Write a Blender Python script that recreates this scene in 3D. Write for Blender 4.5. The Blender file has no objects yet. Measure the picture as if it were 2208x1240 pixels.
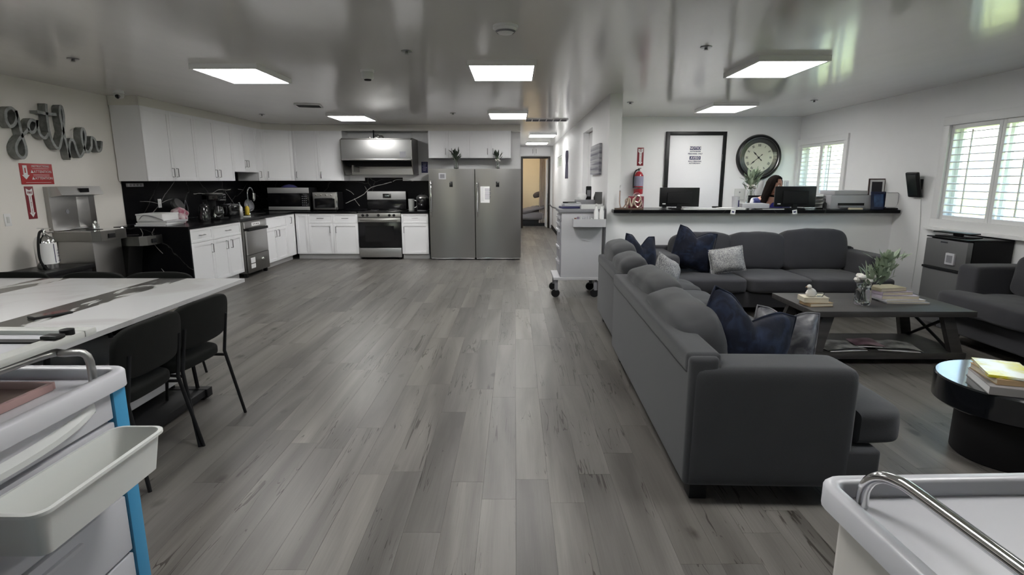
import bpy, bmesh, math, random
from mathutils import Vector, Matrix, noise
random.seed(7)
S = bpy.context.scene
COL = S.collection
PI = math.pi
def R(d): return math.radians(d)

# ------------------------------------------------------------------ camera, sky, sun, exposure
cam_d = bpy.data.cameras.new('camera'); cam = bpy.data.objects.new('camera', cam_d); COL.objects.link(cam)
cam_d.sensor_fit = 'HORIZONTAL'; cam_d.sensor_width = 36.0
cam_d.lens = 36.0 * 1190.0 / 2208.0
cam_d.clip_start = 0.05; cam_d.clip_end = 500
cam.location = (0, 0, 1.45)
cam.rotation_euler = (PI/2 - math.atan(232/1190.0), 0, R(0.3))
S.camera = cam
S.view_settings.view_transform = 'Standard'; S.view_settings.look = 'None'
S.view_settings.gamma = 1.0; S.view_settings.use_curve_mapping = False
S.view_settings.exposure = 1.42

W = bpy.data.worlds.new('world'); S.world = W; W.use_nodes = True
wn = W.node_tree.nodes; wl = W.node_tree.links
sky = wn.new('ShaderNodeTexSky'); sky.sky_type = 'NISHITA'; sky.sun_disc = False
sky.sun_elevation = R(52); sky.sun_rotation = R(250); sky.air_density = 1.2; sky.dust_density = 1.5
wn['Background'].inputs['Strength'].default_value = 0.5
wl.new(sky.outputs[0], wn['Background'].inputs['Color'])
sl = bpy.data.lights.new('sun', 'SUN'); sl.energy = 9.0; sl.angle = R(0.6); sl.color = (1, .95, .86)
so = bpy.data.objects.new('sun', sl); COL.objects.link(so)
so.rotation_euler = Vector((-0.62, -0.30, 0.95)).to_track_quat('Z', 'Y').to_euler()
try:
    S.cycles.use_denoising = True
    S.cycles.max_bounces = 10; S.cycles.diffuse_bounces = 6; S.cycles.glossy_bounces = 5
    S.cycles.transparent_max_bounces = 12; S.cycles.transmission_bounces = 6
    S.cycles.sample_clamp_indirect = 6.0
    S.cycles.caustics_reflective = False; S.cycles.caustics_refractive = False
except Exception: pass

# ------------------------------------------------------------------ materials
MC = {}
def mat(name, col, rough=0.5, metal=0.0, var=0.06, nscale=6.0, bump=0.0, bscale=80.0, stretch=(1,1,1),
        coat=0.0, sheen=0.0, spec=0.5, emit=0.0, alpha=1.0, roughvar=0.0, trans=0.0, coords='Object'):
    if name in MC: return MC[name]
    m = bpy.data.materials.new(name); m.use_nodes = True; MC[name] = m
    n = m.node_tree.nodes; l = m.node_tree.links; p = n['Principled BSDF']
    c = (col[0], col[1], col[2], 1)
    tc = n.new('ShaderNodeTexCoord'); mp = n.new('ShaderNodeMapping'); mp.inputs['Scale'].default_value = stretch
    l.new(tc.outputs[coords], mp.inputs['Vector'])
    nz = n.new('ShaderNodeTexNoise'); nz.inputs['Scale'].default_value = nscale; nz.inputs['Detail'].default_value = 4
    l.new(mp.outputs[0], nz.inputs['Vector'])
    mx = n.new('ShaderNodeMix'); mx.data_type = 'RGBA'
    mx.inputs[6].default_value = tuple(max(0, x*(1-var)) for x in col) + (1,)
    mx.inputs[7].default_value = tuple(min(1, x*(1+var)) for x in col) + (1,)
    l.new(nz.outputs['Fac'], mx.inputs[0]); l.new(mx.outputs[2], p.inputs['Base Color'])
    p.inputs['Roughness'].default_value = rough; p.inputs['Metallic'].default_value = metal
    p.inputs['Specular IOR Level'].default_value = spec
    p.inputs['Coat Weight'].default_value = coat; p.inputs['Coat Roughness'].default_value = 0.1
    p.inputs['Sheen Weight'].default_value = sheen
    p.inputs['Transmission Weight'].default_value = trans
    if emit > 0:
        p.inputs['Emission Color'].default_value = c; p.inputs['Emission Strength'].default_value = emit
    if roughvar > 0:
        mr = n.new('ShaderNodeMapRange'); mr.inputs[3].default_value = max(0.02, rough-roughvar); mr.inputs[4].default_value = rough+roughvar
        l.new(nz.outputs['Fac'], mr.inputs[0]); l.new(mr.outputs[0], p.inputs['Roughness'])
    if bump > 0:
        nb = n.new('ShaderNodeTexNoise'); nb.inputs['Scale'].default_value = bscale; nb.inputs['Detail'].default_value = 3
        l.new(mp.outputs[0], nb.inputs['Vector'])
        b = n.new('ShaderNodeBump'); b.inputs['Strength'].default_value = bump; b.inputs['Distance'].default_value = 0.01
        l.new(nb.outputs['Fac'], b.inputs['Height']); l.new(b.outputs[0], p.inputs['Normal'])
    return m

def two_tone(name, c1, c2, scale, lo, hi, rough=.5, kind='noise', stretch=(1,1,1), detail=6, distort=0.0, bump=0.0, metal=0, coat=0, sheen=0, c3=None, spec=.5):
    """base colour c1 with c2 where a noise/voronoi pattern passes lo..hi"""
    if name in MC: return MC[name]
    m = bpy.data.materials.new(name); m.use_nodes = True; MC[name] = m
    n = m.node_tree.nodes; l = m.node_tree.links; p = n['Principled BSDF']
    tc = n.new('ShaderNodeTexCoord'); mp = n.new('ShaderNodeMapping'); mp.inputs['Scale'].default_value = stretch
    l.new(tc.outputs['Object'], mp.inputs['Vector'])
    if kind == 'noise':
        t = n.new('ShaderNodeTexNoise'); t.inputs['Detail'].default_value = detail; t.inputs['Distortion'].default_value = distort
        out = t.outputs['Fac']
    else:
        t = n.new('ShaderNodeTexVoronoi'); t.feature = 'DISTANCE_TO_EDGE'; out = t.outputs['Distance']
        wz = n.new('ShaderNodeTexNoise'); wz.inputs['Scale'].default_value = scale*1.6; wz.inputs['Detail'].default_value = 5
        l.new(mp.outputs[0], wz.inputs['Vector'])
        va = n.new('ShaderNodeMix'); va.data_type = 'VECTOR'; va.inputs[0].default_value = distort
        l.new(mp.outputs[0], va.inputs[4]); l.new(wz.outputs['Color'], va.inputs[5])
        l.new(va.outputs[1], t.inputs['Vector'])
    t.inputs['Scale'].default_value = scale
    if kind == 'noise': l.new(mp.outputs[0], t.inputs['Vector'])
    r = n.new('ShaderNodeValToRGB'); r.color_ramp.elements[0].position = lo; r.color_ramp.elements[1].position = hi
    r.color_ramp.elements[0].color = (*c1, 1); r.color_ramp.elements[1].color = (*c2, 1)
    if c3:
        e = r.color_ramp.elements.new((lo+hi)/2); e.color = (*c3, 1)
    l.new(out, r.inputs[0]); l.new(r.outputs[0], p.inputs['Base Color'])
    p.inputs['Roughness'].default_value = rough; p.inputs['Metallic'].default_value = metal
    p.inputs['Coat Weight'].default_value = coat; p.inputs['Sheen Weight'].default_value = sheen
    p.inputs['Specular IOR Level'].default_value = spec
    if bump:
        b = n.new('ShaderNodeBump'); b.inputs['Strength'].default_value = bump; b.inputs['Distance'].default_value = 0.01
        l.new(out, b.inputs['Height']); l.new(b.outputs[0], p.inputs['Normal'])
    return m

def glass_pane(name):
    m = bpy.data.materials.new(name); m.use_nodes = True; MC[name] = m
    n = m.node_tree.nodes; l = m.node_tree.links; n.remove(n['Principled BSDF'])
    tr = n.new('ShaderNodeBsdfTransparent'); tr.inputs[0].default_value = (.96, .98, .97, 1)
    gl = n.new('ShaderNodeBsdfGlossy'); gl.inputs['Roughness'].default_value = 0.03
    lw = n.new('ShaderNodeLayerWeight'); lw.inputs[0].default_value = .5
    pw_ = n.new('ShaderNodeMath'); pw_.operation = 'POWER'; pw_.inputs[1].default_value = 5.0; l.new(lw.outputs['Facing'], pw_.inputs[0])
    fr = n.new('ShaderNodeMath'); fr.operation = 'MULTIPLY_ADD'; fr.inputs[1].default_value = .9; fr.inputs[2].default_value = .06; l.new(pw_.outputs[0], fr.inputs[0])
    nz = n.new('ShaderNodeTexNoise'); nz.inputs['Scale'].default_value = 2.0
    b = n.new('ShaderNodeBump'); b.inputs['Strength'].default_value = 0.02; l.new(nz.outputs['Fac'], b.inputs['Height'])
    l.new(b.outputs[0], gl.inputs['Normal'])
    mx = n.new('ShaderNodeMixShader'); l.new(fr.outputs[0], mx.inputs[0]); l.new(tr.outputs[0], mx.inputs[1]); l.new(gl.outputs[0], mx.inputs[2])
    l.new(mx.outputs[0], n['Material Output'].inputs[0]); return m

def floor_mat():
    m = bpy.data.materials.new('grey_oak_plank'); m.use_nodes = True
    n = m.node_tree.nodes; l = m.node_tree.links; p = n['Principled BSDF']
    tc = n.new('ShaderNodeTexCoord'); oi = n.new('ShaderNodeObjectInfo'); ge = n.new('ShaderNodeNewGeometry')
    ad = n.new('ShaderNodeMath'); ad.operation = 'ADD'; l.new(oi.outputs['Random'], ad.inputs[0]); l.new(ge.outputs['Random Per Island'], ad.inputs[1])
    frc = n.new('ShaderNodeMath'); frc.operation = 'FRACT'; l.new(ad.outputs[0], frc.inputs[0])
    mul = n.new('ShaderNodeMath'); mul.operation = 'MULTIPLY'; mul.inputs[1].default_value = 37.0; l.new(frc.outputs[0], mul.inputs[0])
    cb = n.new('ShaderNodeCombineXYZ'); l.new(mul.outputs[0], cb.inputs[2]); l.new(mul.outputs[0], cb.inputs[0])
    va = n.new('ShaderNodeVectorMath'); va.operation = 'ADD'; l.new(tc.outputs['Object'], va.inputs[0]); l.new(cb.outputs[0], va.inputs[1])
    def N(sc, st, det=5, dist=0.0):
        mp = n.new('ShaderNodeMapping'); mp.inputs['Scale'].default_value = st; l.new(va.outputs[0], mp.inputs['Vector'])
        z = n.new('ShaderNodeTexNoise'); z.inputs['Scale'].default_value = sc; z.inputs['Detail'].default_value = det; z.inputs['Distortion'].default_value = dist
        l.new(mp.outputs[0], z.inputs['Vector']); return z.outputs['Fac']
    def RMP(src, a, b, ca, cb_):
        r = n.new('ShaderNodeValToRGB'); r.color_ramp.elements[0].position = a; r.color_ramp.elements[1].position = b
        r.color_ramp.elements[0].color = (*ca, 1); r.color_ramp.elements[1].color = (*cb_, 1); l.new(src, r.inputs[0]); return r.outputs[0]
    def MUL(a, b, f=1.0):
        x = n.new('ShaderNodeMix'); x.data_type = 'RGBA'; x.blend_type = 'MULTIPLY'; x.inputs[0].default_value = f
        l.new(a, x.inputs[6]); l.new(b, x.inputs[7]); return x.outputs[2]
    soft = N(1.0, (6, 0.55, 1), 4, 0.6)
    base = RMP(soft, .32, .68, (.082, .076, .070), (.172, .163, .150))
    tone = RMP(frc.outputs[0], 0.0, 1.0, (.86, .86, .87), (1.12, 1.115, 1.10))
    c = MUL(base, tone)
    grain = N(1.0, (130, 3.2, 1), 6, 0.3)
    c = MUL(c, RMP(grain, .30, .62, (.90, .895, .89), (1.04, 1.04, 1.04)))
    # cracks: narrow dark wavy lines along the board, only in patches
    crk = N(1.0, (17, 0.9, 1), 2, 1.6)
    line = n.new('ShaderNodeMath'); line.operation = 'SUBTRACT'; line.inputs[1].default_value = .5; l.new(crk, line.inputs[0])
    ab = n.new('ShaderNodeMath'); ab.operation = 'ABSOLUTE'; l.new(line.outputs[0], ab.inputs[0])
    ptc = N(1.0, (3.0, 1.5, 1), 3)
    thr = n.new('ShaderNodeMapRange'); thr.inputs[1].default_value = .50; thr.inputs[2].default_value = .68; thr.inputs[3].default_value = 0; thr.inputs[4].default_value = .022
    l.new(ptc, thr.inputs[0])
    ls = n.new('ShaderNodeMath'); ls.operation = 'LESS_THAN'; l.new(ab.outputs[0], ls.inputs[0]); l.new(thr.outputs[0], ls.inputs[1])
    c = MUL(c, RMP(ls.outputs[0], 0, 1, (1, 1, 1), (.36, .34, .32)))
    # knots
    kn = n.new('ShaderNodeTexVoronoi'); kn.inputs['Scale'].default_value = 1.0
    kmp = n.new('ShaderNodeMapping'); kmp.inputs['Scale'].default_value = (3.1, 1.7, 1); l.new(va.outputs[0], kmp.inputs['Vector']); l.new(kmp.outputs[0], kn.inputs['Vector'])
    kz = N(1.0, (30, 18, 1), 4)
    kd = n.new('ShaderNodeMath'); kd.operation = 'MULTIPLY_ADD'; kd.inputs[1].default_value = .10; l.new(kz, kd.inputs[0]); l.new(kn.outputs['Distance'], kd.inputs[2])
    c = MUL(c, RMP(kd.outputs[0], .10, .17, (.34, .32, .30), (1, 1, 1)))
    l.new(c, p.inputs['Base Color'])
    rr = n.new('ShaderNodeMapRange'); rr.inputs[3].default_value = .30; rr.inputs[4].default_value = .46; l.new(grain, rr.inputs[0]); l.new(rr.outputs[0], p.inputs['Roughness'])
    p.inputs['Specular IOR Level'].default_value = .38
    b = n.new('ShaderNodeBump'); b.inputs['Strength'].default_value = .18; b.inputs['Distance'].default_value = .002
    l.new(grain, b.inputs['Height']); l.new(b.outputs[0], p.inputs['Normal'])
    return m

def ceiling_mat():
    m = bpy.data.materials.new('gloss_ceiling_paint'); m.use_nodes = True
    n = m.node_tree.nodes; l = m.node_tree.links; p = n['Principled BSDF']
    tc = n.new('ShaderNodeTexCoord')
    mp = n.new('ShaderNodeMapping'); mp.inputs['Scale'].default_value = (1.0, .35, 1); l.new(tc.outputs['Object'], mp.inputs['Vector'])
    nz = n.new('ShaderNodeTexNoise'); nz.inputs['Scale'].default_value = 1.4; nz.inputs['Detail'].default_value = 3; l.new(mp.outputs[0], nz.inputs['Vector'])
    mx = n.new('ShaderNodeMix'); mx.data_type = 'RGBA'; mx.inputs[6].default_value = (.76, .755, .735, 1); mx.inputs[7].default_value = (.84, .835, .815, 1)
    l.new(nz.outputs['Fac'], mx.inputs[0]); l.new(mx.outputs[2], p.inputs['Base Color'])
    p.inputs['Roughness'].default_value = .14; p.inputs['Specular IOR Level'].default_value = .95
    b = n.new('ShaderNodeBump'); b.inputs['Strength'].default_value = .25; b.inputs['Distance'].default_value = .03
    l.new(nz.outputs['Fac'], b.inputs['Height']); l.new(b.outputs[0], p.inputs['Normal'])
    return m

FLOOR = floor_mat(); CEIL = ceiling_mat(); PANE = glass_pane('window_glass')
WALL = mat('white_wall_paint', (.82, .82, .825), .5, bump=.05, bscale=120, var=.02)
WALLW = mat('warm_wall_paint', (.82, .79, .745), .5, bump=.05, bscale=120, var=.02)
BEIGE = mat('beige_wall_paint', (.78, .66, .50), .6, var=.03)
CABW = mat('white_cabinet_lacquer', (.80, .80, .815), .38, var=.015)
CROWN = mat('cream_trim_paint', (.70, .68, .63), .5, var=.02)
TOE = mat('grey_toe_kick', (.70, .70, .70), .5)
SHUT = mat('white_shutter_paint', (.80, .80, .80), .35, var=.01)
BLK = mat('black_satin', (.006, .006, .007), .38, spec=.3)
BLKM = mat('black_matte', (.008, .008, .009), .6, spec=.25)
BLKG = mat('black_gloss', (.008, .008, .009), .12, coat=.5)
DKGLASS = mat('dark_oven_glass', (.004, .004, .005), .16)
STEEL = mat('brushed_steel', (.36, .355, .345), .30, 1.0, var=.02, nscale=3, stretch=(40, 40, .6), roughvar=.02)
STEELH = mat('brushed_steel_horizontal', (.52, .515, .505), .32, 1.0, var=.03, nscale=3, stretch=(.6, 40, 40), roughvar=.03)
BRST = mat('bright_satin_steel', (.50, .50, .50), .5, .55, var=.03)
HOODM = mat('hood_steel', (.40, .40, .395), .42, 1.0, var=.04, nscale=2)
FRST = mat('mini_fridge_steel', (.20, .20, .205), .4, .5, var=.03)
STEELD = mat('dark_steel', (.24, .235, .225), .38, 1.0, var=.10, nscale=4, stretch=(30, 30, .6))
CHROME = mat('chrome', (.75, .75, .75), .10, 1.0, var=.02)
NICKEL = mat('dark_nickel', (.22, .22, .22), .3, 1.0)
BMARB = two_tone('black_marble', (.055, .054, .052), (.005, .005, .006), 1.25, .0, .006, rough=.20, kind='vor', distort=.30, stretch=(1,1,1.4), spec=.10)
WMARB = two_tone('white_marble', (.52, .52, .525), (.44, .435, .43), 1.3, .50, .62, rough=.22, kind='noise', distort=1.2)
SMARB = two_tone('grey_marble_strip', (.030, .029, .027), (.44, .44, .43), 4.5, .52, .575, rough=.22, distort=1.4, stretch=(1.2, .45, 1))
SOFA = mat('charcoal_sofa_weave', (.044, .045, .0485), .92, var=.10, nscale=5, bump=.25, bscale=420, sheen=.15, spec=.2)
SOFAD = mat('darker_sofa_weave', (.042, .042, .048), .92, var=.12, nscale=5, bump=.25, bscale=420, sheen=.15, spec=.2)
NAVY = two_tone('navy_crushed_velvet', (.0025, .004, .012), (.016, .027, .062), 11, .46, .80, rough=.75, distort=.8, sheen=.05, bump=.25, spec=.2)
PATT = two_tone('grey_speckled_weave', (.36, .36, .355), (.15, .15, .165), 55, .44, .60, rough=.9, distort=2.0, bump=.3)
SATIN = two_tone('silver_satin', (.06, .06, .07), (.20, .20, .21), 12, .4, .7, rough=.4, distort=1.2)
TAUPE = mat('dark_taupe_velvet', (.0085, .009, .0082), .95, var=.2, nscale=14, bump=.2, bscale=300, sheen=.03, spec=.1)
TWOOD = two_tone('dark_grey_stained_wood', (.030, .028, .027), (.056, .052, .050), 3, .3, .7, rough=.5, stretch=(1.0, 14, 8), distort=.3, bump=.1)
PLW = mat('white_plastic', (.50, .50, .53), .32, var=.02)
PLG = mat('greyish_white_plastic', (.60, .61, .60), .35, var=.03)
BLUE = mat('blue_plastic', (.055, .28, .50), .4, var=.05)
LGREY = mat('light_grey_laminate', (.46, .46, .48), .45, var=.03)
MGREY = mat('mid_grey_plastic', (.22, .22, .24), .45)
PAPER = mat('white_paper', (.80, .80, .80), .7, var=.02)
CREAMP = mat('cream_book_pages', (.62, .55, .42), .8, var=.08, nscale=30)
RED = mat('sign_red', (.42, .028, .030), .4, var=.05)
DRED = mat('dark_sign_red', (.20, .012, .022), .4, var=.05)
ERED = mat('extinguisher_red', (.35, .02, .03), .25, coat=.5)
GREEN = mat('sage_leaf', (.25, .31, .22), .6, var=.35, nscale=20)
GREEND = mat('dark_leaf', (.035, .05, .035), .6, var=.35, nscale=20)
WHITEF = mat('white_flower', (.72, .70, .66), .7)
GLASSV = mat('vase_glass', (.90, .92, .90), .05, trans=1.0, var=.01)
SKIN = mat('skin', (.50, .27, .20), .5, var=.06)
HAIR = mat('dark_brown_hair', (.008, .005, .004), .8, spec=.08, var=.4, nscale=14, stretch=(14, 14, 1), bump=.4, bscale=60)
EMIT2 = mat('led_panel_kitchen', (1.0, .99, .97), .4, emit=11.5, var=0)
EMIT3 = mat('led_panel_hall', (1.0, .99, .97), .4, emit=4.5, var=0)
EMIT = mat('led_panel', (1.0, .99, .97), .4, emit=9, var=0)
INK = mat('navy_ink', (.03, .03, .10), .6)
INKB = mat('black_ink', (.015, .015, .02), .6)
GALV = two_tone('galvanised_metal', (.16, .17, .165), (.30, .31, .30), 14, .35, .7, rough=.45, metal=.6, distort=.8)
GOLD = mat('rose_gold_wire', (.80, .62, .52), .25, 1.0)

# ------------------------------------------------------------------ mesh builder
class G:
    def __init__(s): s.bm = bmesh.new()
    def _x(s, vs, M):
        if M is not None: bmesh.ops.transform(s.bm, matrix=M, verts=vs)
    def box(s, x0, x1, y0, y1, z0, z1, b=0.0, seg=2, M=None):
        vs = [s.bm.verts.new((x, y, z)) for x in (x0, x1) for y in (y0, y1) for z in (z0, z1)]
        f = [(0,1,3,2), (4,6,7,5), (0,4,5,1), (2,3,7,6), (0,2,6,4), (1,5,7,3)]
        fs = [s.bm.faces.new([vs[i] for i in q]) for q in f]
        if b > 0:
            es = list({e for q in fs for e in q.edges})
            r = bmesh.ops.bevel(s.bm, geom=es, offset=b, segments=seg, affect='EDGES', profile=.6)
            vs = list({v for q in r['faces'] for v in q.verts} | {v for v in vs if v.is_valid})
            vs = list({v for v in vs})
        s._x(vs, M); return s
    def poly(s, pts, y0, y1, M=None, b=0.0):
        """outline pts (x,z) extruded from y0 to y1"""
        a = [s.bm.verts.new((x, y0, z)) for x, z in pts]; c = [s.bm.verts.new((x, y1, z)) for x, z in pts]
        n = len(pts); s.bm.faces.new(a); s.bm.faces.new(c[::-1])
        for i in range(n):
            j = (i+1) % n; s.bm.faces.new([a[j], a[i], c[i], c[j]])
        s._x(a+c, M); return s
    def prism(s, pts, z0, z1, M=None):
        """outline pts (x,y) extruded in z"""
        a = [s.bm.verts.new((x, y, z0)) for x, y in pts]; c = [s.bm.verts.new((x, y, z1)) for x, y in pts]
        n = len(pts); s.bm.faces.new(a[::-1]); s.bm.faces.new(c)
        for i in range(n):
            j = (i+1) % n; s.bm.faces.new([a[i], a[j], c[j], c[i]])
        s._x(a+c, M); return s
    def lathe(s, prof, n=24, c=(0,0,0), M=None, sy=1.0):
        """prof list of (r,z)"""
        rings = []; new = []
        for r, z in prof:
            if r < 1e-5:
                v = s.bm.verts.new((c[0], c[1], c[2]+z)); rings.append([v]*n); new.append(v)
            else:
                rg = [s.bm.verts.new((c[0]+r*math.cos(2*PI*i/n), c[1]+sy*r*math.sin(2*PI*i/n), c[2]+z)) for i in range(n)]
                rings.append(rg); new += rg
        for a, b_ in zip(rings, rings[1:]):
            for i in range(n):
                j = (i+1) % n; q = []
                for v in (a[i], a[j], b_[j], b_[i]):
                    if v not in q: q.append(v)
                if len(q) > 2:
                    try: s.bm.faces.new(q)
                    except ValueError: pass
        s._x(new, M); return s
    def tube(s, pts, r, n=8, closed=False, flat=None):
        """r number or list; flat=(a,b) gives an oval section"""
        P = [Vector(p) for p in pts]; m = len(P); rs = r if isinstance(r, (list, tuple)) else [r]*m
        rings = []; up = None
        for i, p in enumerate(P):
            if closed: d = (P[(i+1) % m]-P[i-1]).normalized()
            else: d = (P[min(i+1, m-1)]-P[max(i-1, 0)]).normalized()
            if up is None: up = Vector((0,0,1)) if abs(d.z) < .9 else Vector((0,1,0))
            a = d.cross(up)
            if a.length < 1e-4: a = d.cross(Vector((1,0,0)))
            a.normalize(); b_ = a.cross(d).normalized(); up = b_
            fa, fb = flat if flat else (1, 1)
            rings.append([s.bm.verts.new(p + a*(rs[i]*fa*math.cos(2*PI*k/n)) + b_*(rs[i]*fb*math.sin(2*PI*k/n))) for k in range(n)])
        rng = range(m) if closed else range(m-1)
        for i in rng:
            A, B = rings[i], rings[(i+1) % m]
            for k in range(n):
                j = (k+1) % n; s.bm.faces.new([A[k], A[j], B[j], B[k]])
        if not closed:
            s.bm.faces.new(rings[0][::-1]); s.bm.faces.new(rings[-1])
        return s
    def ribbon(s, pts, w, y0, y1):
        """stroke in the XZ plane, width w, extruded from y0 to y1"""
        P = [Vector((p[0], 0, p[1])) for p in pts]; L = []; Rr = []
        for i, p in enumerate(P):
            d = (P[min(i+1, len(P)-1)]-P[max(i-1, 0)]); d.normalize(); q = Vector((-d.z, 0, d.x))*w/2
            L.append(p+q); Rr.append(p-q)
        rows = []
        for a, b_ in zip(L, Rr):
            rows.append([s.bm.verts.new((v.x, y, v.z)) for v, y in ((a, y0), (b_, y0), (b_, y1), (a, y1))])
        for A, B in zip(rows, rows[1:]):
            for k in range(4):
                j = (k+1) % 4; s.bm.faces.new([A[k], A[j], B[j], B[k]])
        s.bm.faces.new(rows[0][::-1]); s.bm.faces.new(rows[-1]); return s
    def puff(s, w, d, h, pf=(0.06, .06, .06), n=7.0, cuts=9, wr=0.0, seed=0, M=None, shape=None):
        """soft box cushion centred in x,y and standing on z=0"""
        N = cuts; idx = {}
        def V(i, j, k):
            key = (i, j, k)
            if key not in idx:
                x, y, z = (2*i/N-1, 2*j/N-1, 2*k/N-1)
                x, y, z = (math.sin(t*PI/2*.96)/math.sin(PI/2*.96)*.6+t*.4 for t in (x, y, z))
                q = (abs(x)**n+abs(y)**n+abs(z)**n)**(-1/n)
                X, Y, Z = x*q, y*q, z*q
                X2 = X*(1+pf[0]*(1-Y*Y)*(1-Z*Z)*2); Y2 = Y*(1+pf[1]*(1-X*X)*(1-Z*Z)*2); Z2 = Z*(1+pf[2]*(1-X*X)*(1-Y*Y)*2)
                p = Vector((X2*w/2, Y2*d/2, Z2*h/2+h/2))
                if wr: 
                    t = noise.noise(p*7+Vector((seed*3.7, seed, 0)))*wr; t2 = noise.noise(p*18+Vector((seed, 0, 9)))*wr*.35
                    p += Vector((X2, Y2, Z2)).normalized()*(t+t2)
                if shape: p = shape(p)
                idx[key] = s.bm.verts.new(p)
            return idx[key]
        for a in range(N):
            for b_ in range(N):
                s.bm.faces.new([V(a,b_,0), V(a,b_+1,0), V(a+1,b_+1,0), V(a+1,b_,0)])
                s.bm.faces.new([V(a,b_,N), V(a+1,b_,N), V(a+1,b_+1,N), V(a,b_+1,N)])
                s.bm.faces.new([V(a,0,b_), V(a+1,0,b_), V(a+1,0,b_+1), V(a,0,b_+1)])
                s.bm.faces.new([V(a,N,b_), V(a,N,b_+1), V(a+1,N,b_+1), V(a+1,N,b_)])
                s.bm.faces.new([V(0,a,b_), V(0,a,b_+1), V(0,a+1,b_+1), V(0,a+1,b_)])
                s.bm.faces.new([V(N,a,b_), V(N,a+1,b_), V(N,a+1,b_+1), V(N,a,b_+1)])
        s._x(list(idx.values()), M); return s
    def pillow(s, w, h, t, chop=0.0, ear=.07, wr=.006, seed=0, cuts=16):
        """throw pillow in the XZ plane, centred, facing -y; returns the seam outline"""
        N = cuts; g = {}
        def out(u, v):
            x = u*w/2*(1-ear*(1-v*v)); z = v*h/2*(1-ear*(1-u*u))
            z -= chop*max(0, 1-abs(u)/.62)**1.3*max(0, (v+.2)/1.2)
            x -= 0.35*chop*u*max(0, v)**2*(1-abs(u)*.2)
            return x, z
        def V(i, j, side):
            edge = i in (0, N) or j in (0, N)
            key = (i, j, 0 if edge else side)
            if key not in g:
                u, v = 2*i/N-1, 2*j/N-1; x, z = out(u, v)
                th = t/2*((1-abs(u)**2.6)*(1-abs(v)**2.6))**.55
                p = Vector((x, -side*th if not edge else 0, z))
                q = noise.noise(Vector((x*9+seed*5, z*9, side*3.)))*wr*(0 if edge else 1)*3
                p.y -= side*q
                g[key] = s.bm.verts.new(p)
            return g[key]
        for i in range(N):
            for j in range(N):
                s.bm.faces.new([V(i,j,1), V(i+1,j,1), V(i+1,j+1,1), V(i,j+1,1)])
                s.bm.faces.new([V(i,j,-1), V(i,j+1,-1), V(i+1,j+1,-1), V(i+1,j,-1)])
        seam = [(2*i/N-1, -1) for i in range(N)] + [(1, 2*i/N-1) for i in range(N)] + [(1-2*i/N, 1) for i in range(N)] + [(-1, 1-2*i/N) for i in range(N)]
        return [(out(u, v)[0], 0, out(u, v)[1]) for u, v in seam]
    def text(s, body, size, cx=0, cz=0, y=0, depth=.0008, align='CENTER', rot=0, sx=1.0, bold=0.0):
        cu = bpy.data.curves.new('txt', 'FONT'); cu.body = body; cu.size = size; cu.extrude = depth; cu.offset = bold
        cu.align_x = align; cu.align_y = 'CENTER'; cu.resolution_u = 2; cu.space_character = 1.05
        ob = bpy.data.objects.new('txt', cu); COL.objects.link(ob)
        bpy.context.view_layer.update()
        me = bpy.data.meshes.new_from_object(ob.evaluated_get(bpy.context.evaluated_depsgraph_get()))
        M = Matrix.Translation((cx, y, cz)) @ Matrix.Rotation(R(rot), 4, 'Y') @ Matrix.Rotation(PI/2, 4, 'X') @ Matrix.Diagonal((sx, 1, 1, 1))
        me.transform(M); s.bm.from_mesh(me)
        bpy.data.objects.remove(ob); bpy.data.curves.remove(cu); bpy.data.meshes.remove(me); return s
    def mesh(s, name, m, smooth=40):
        bmesh.ops.recalc_face_normals(s.bm, faces=s.bm.faces)
        me = bpy.data.meshes.new(name); s.bm.to_mesh(me); s.bm.free()
        me.materials.append(m)
        if smooth:
            me.polygons.foreach_set('use_smooth', [True]*len(me.polygons))
            me.set_sharp_from_angle(angle=R(smooth))
        return me

def add(name, g, m, parent=None, label=None, loc=(0,0,0), rot=(0,0,0), smooth=40, kind=None):
    me = g.mesh(name, m, smooth) if isinstance(g, G) else g
    o = bpy.data.objects.new(name, me); COL.objects.link(o); o.parent = parent
    o.location = loc; o.rotation_euler = rot
    if label: o['label'] = label
    if kind: o['kind'] = kind
    return o
def thing(name, label, cat, loc=(0,0,0), rz=0.0, group=None, rx=0, ry=0):
    o = bpy.data.objects.new(name, None); COL.objects.link(o); o.empty_display_size = .1
    o.location = loc; o.rotation_euler = (R(rx), R(ry), R(rz)); o['label'] = label; o['category'] = cat
    if group: o['group'] = group
    return o
def one(name, g, m, label, cat, loc=(0,0,0), rz=0.0, group=None, rx=0, ry=0, smooth=40):
    o = add(name, g, m, None, label, loc, (R(rx), R(ry), R(rz)), smooth); o['category'] = cat
    if group: o['group'] = group
    return o
def struct(name, g=None, m=None, label=None, smooth=0, loc=(0,0,0), rz=0):
    if g is None:
        o = bpy.data.objects.new(name, None); COL.objects.link(o)
    else: o = add(name, g, m, smooth=smooth)
    o.location = loc; o.rotation_euler = (0, 0, R(rz))
    o['kind'] = 'structure'
    if label: o['label'] = label
    return o
def dup(o, loc=None, rz=None, label=None, parent=None):
    c = o.copy(); COL.objects.link(c); c.parent = parent
    for ch in [x for x in o.children]: dup(ch, parent=c)
    if parent is None:
        if loc is not None: c.location = loc
        if rz is not None: c.rotation_euler = (o.rotation_euler[0], o.rotation_euler[1], R(rz))
        if label: c['label'] = label
    return c
def smoothpath(pts, k=6):
    P = [Vector(p) for p in pts]; out = []
    for i in range(len(P)-1):
        a, b_, c, d = P[max(i-1, 0)], P[i], P[i+1], P[min(i+2, len(P)-1)]
        for t in range(k):
            t /= k
            out.append(.5*((2*b_)+(c-a)*t+(2*a-5*b_+4*c-d)*t*t+(3*b_-a-3*c+d)*t**3))
    out.append(P[-1]); return out
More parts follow.
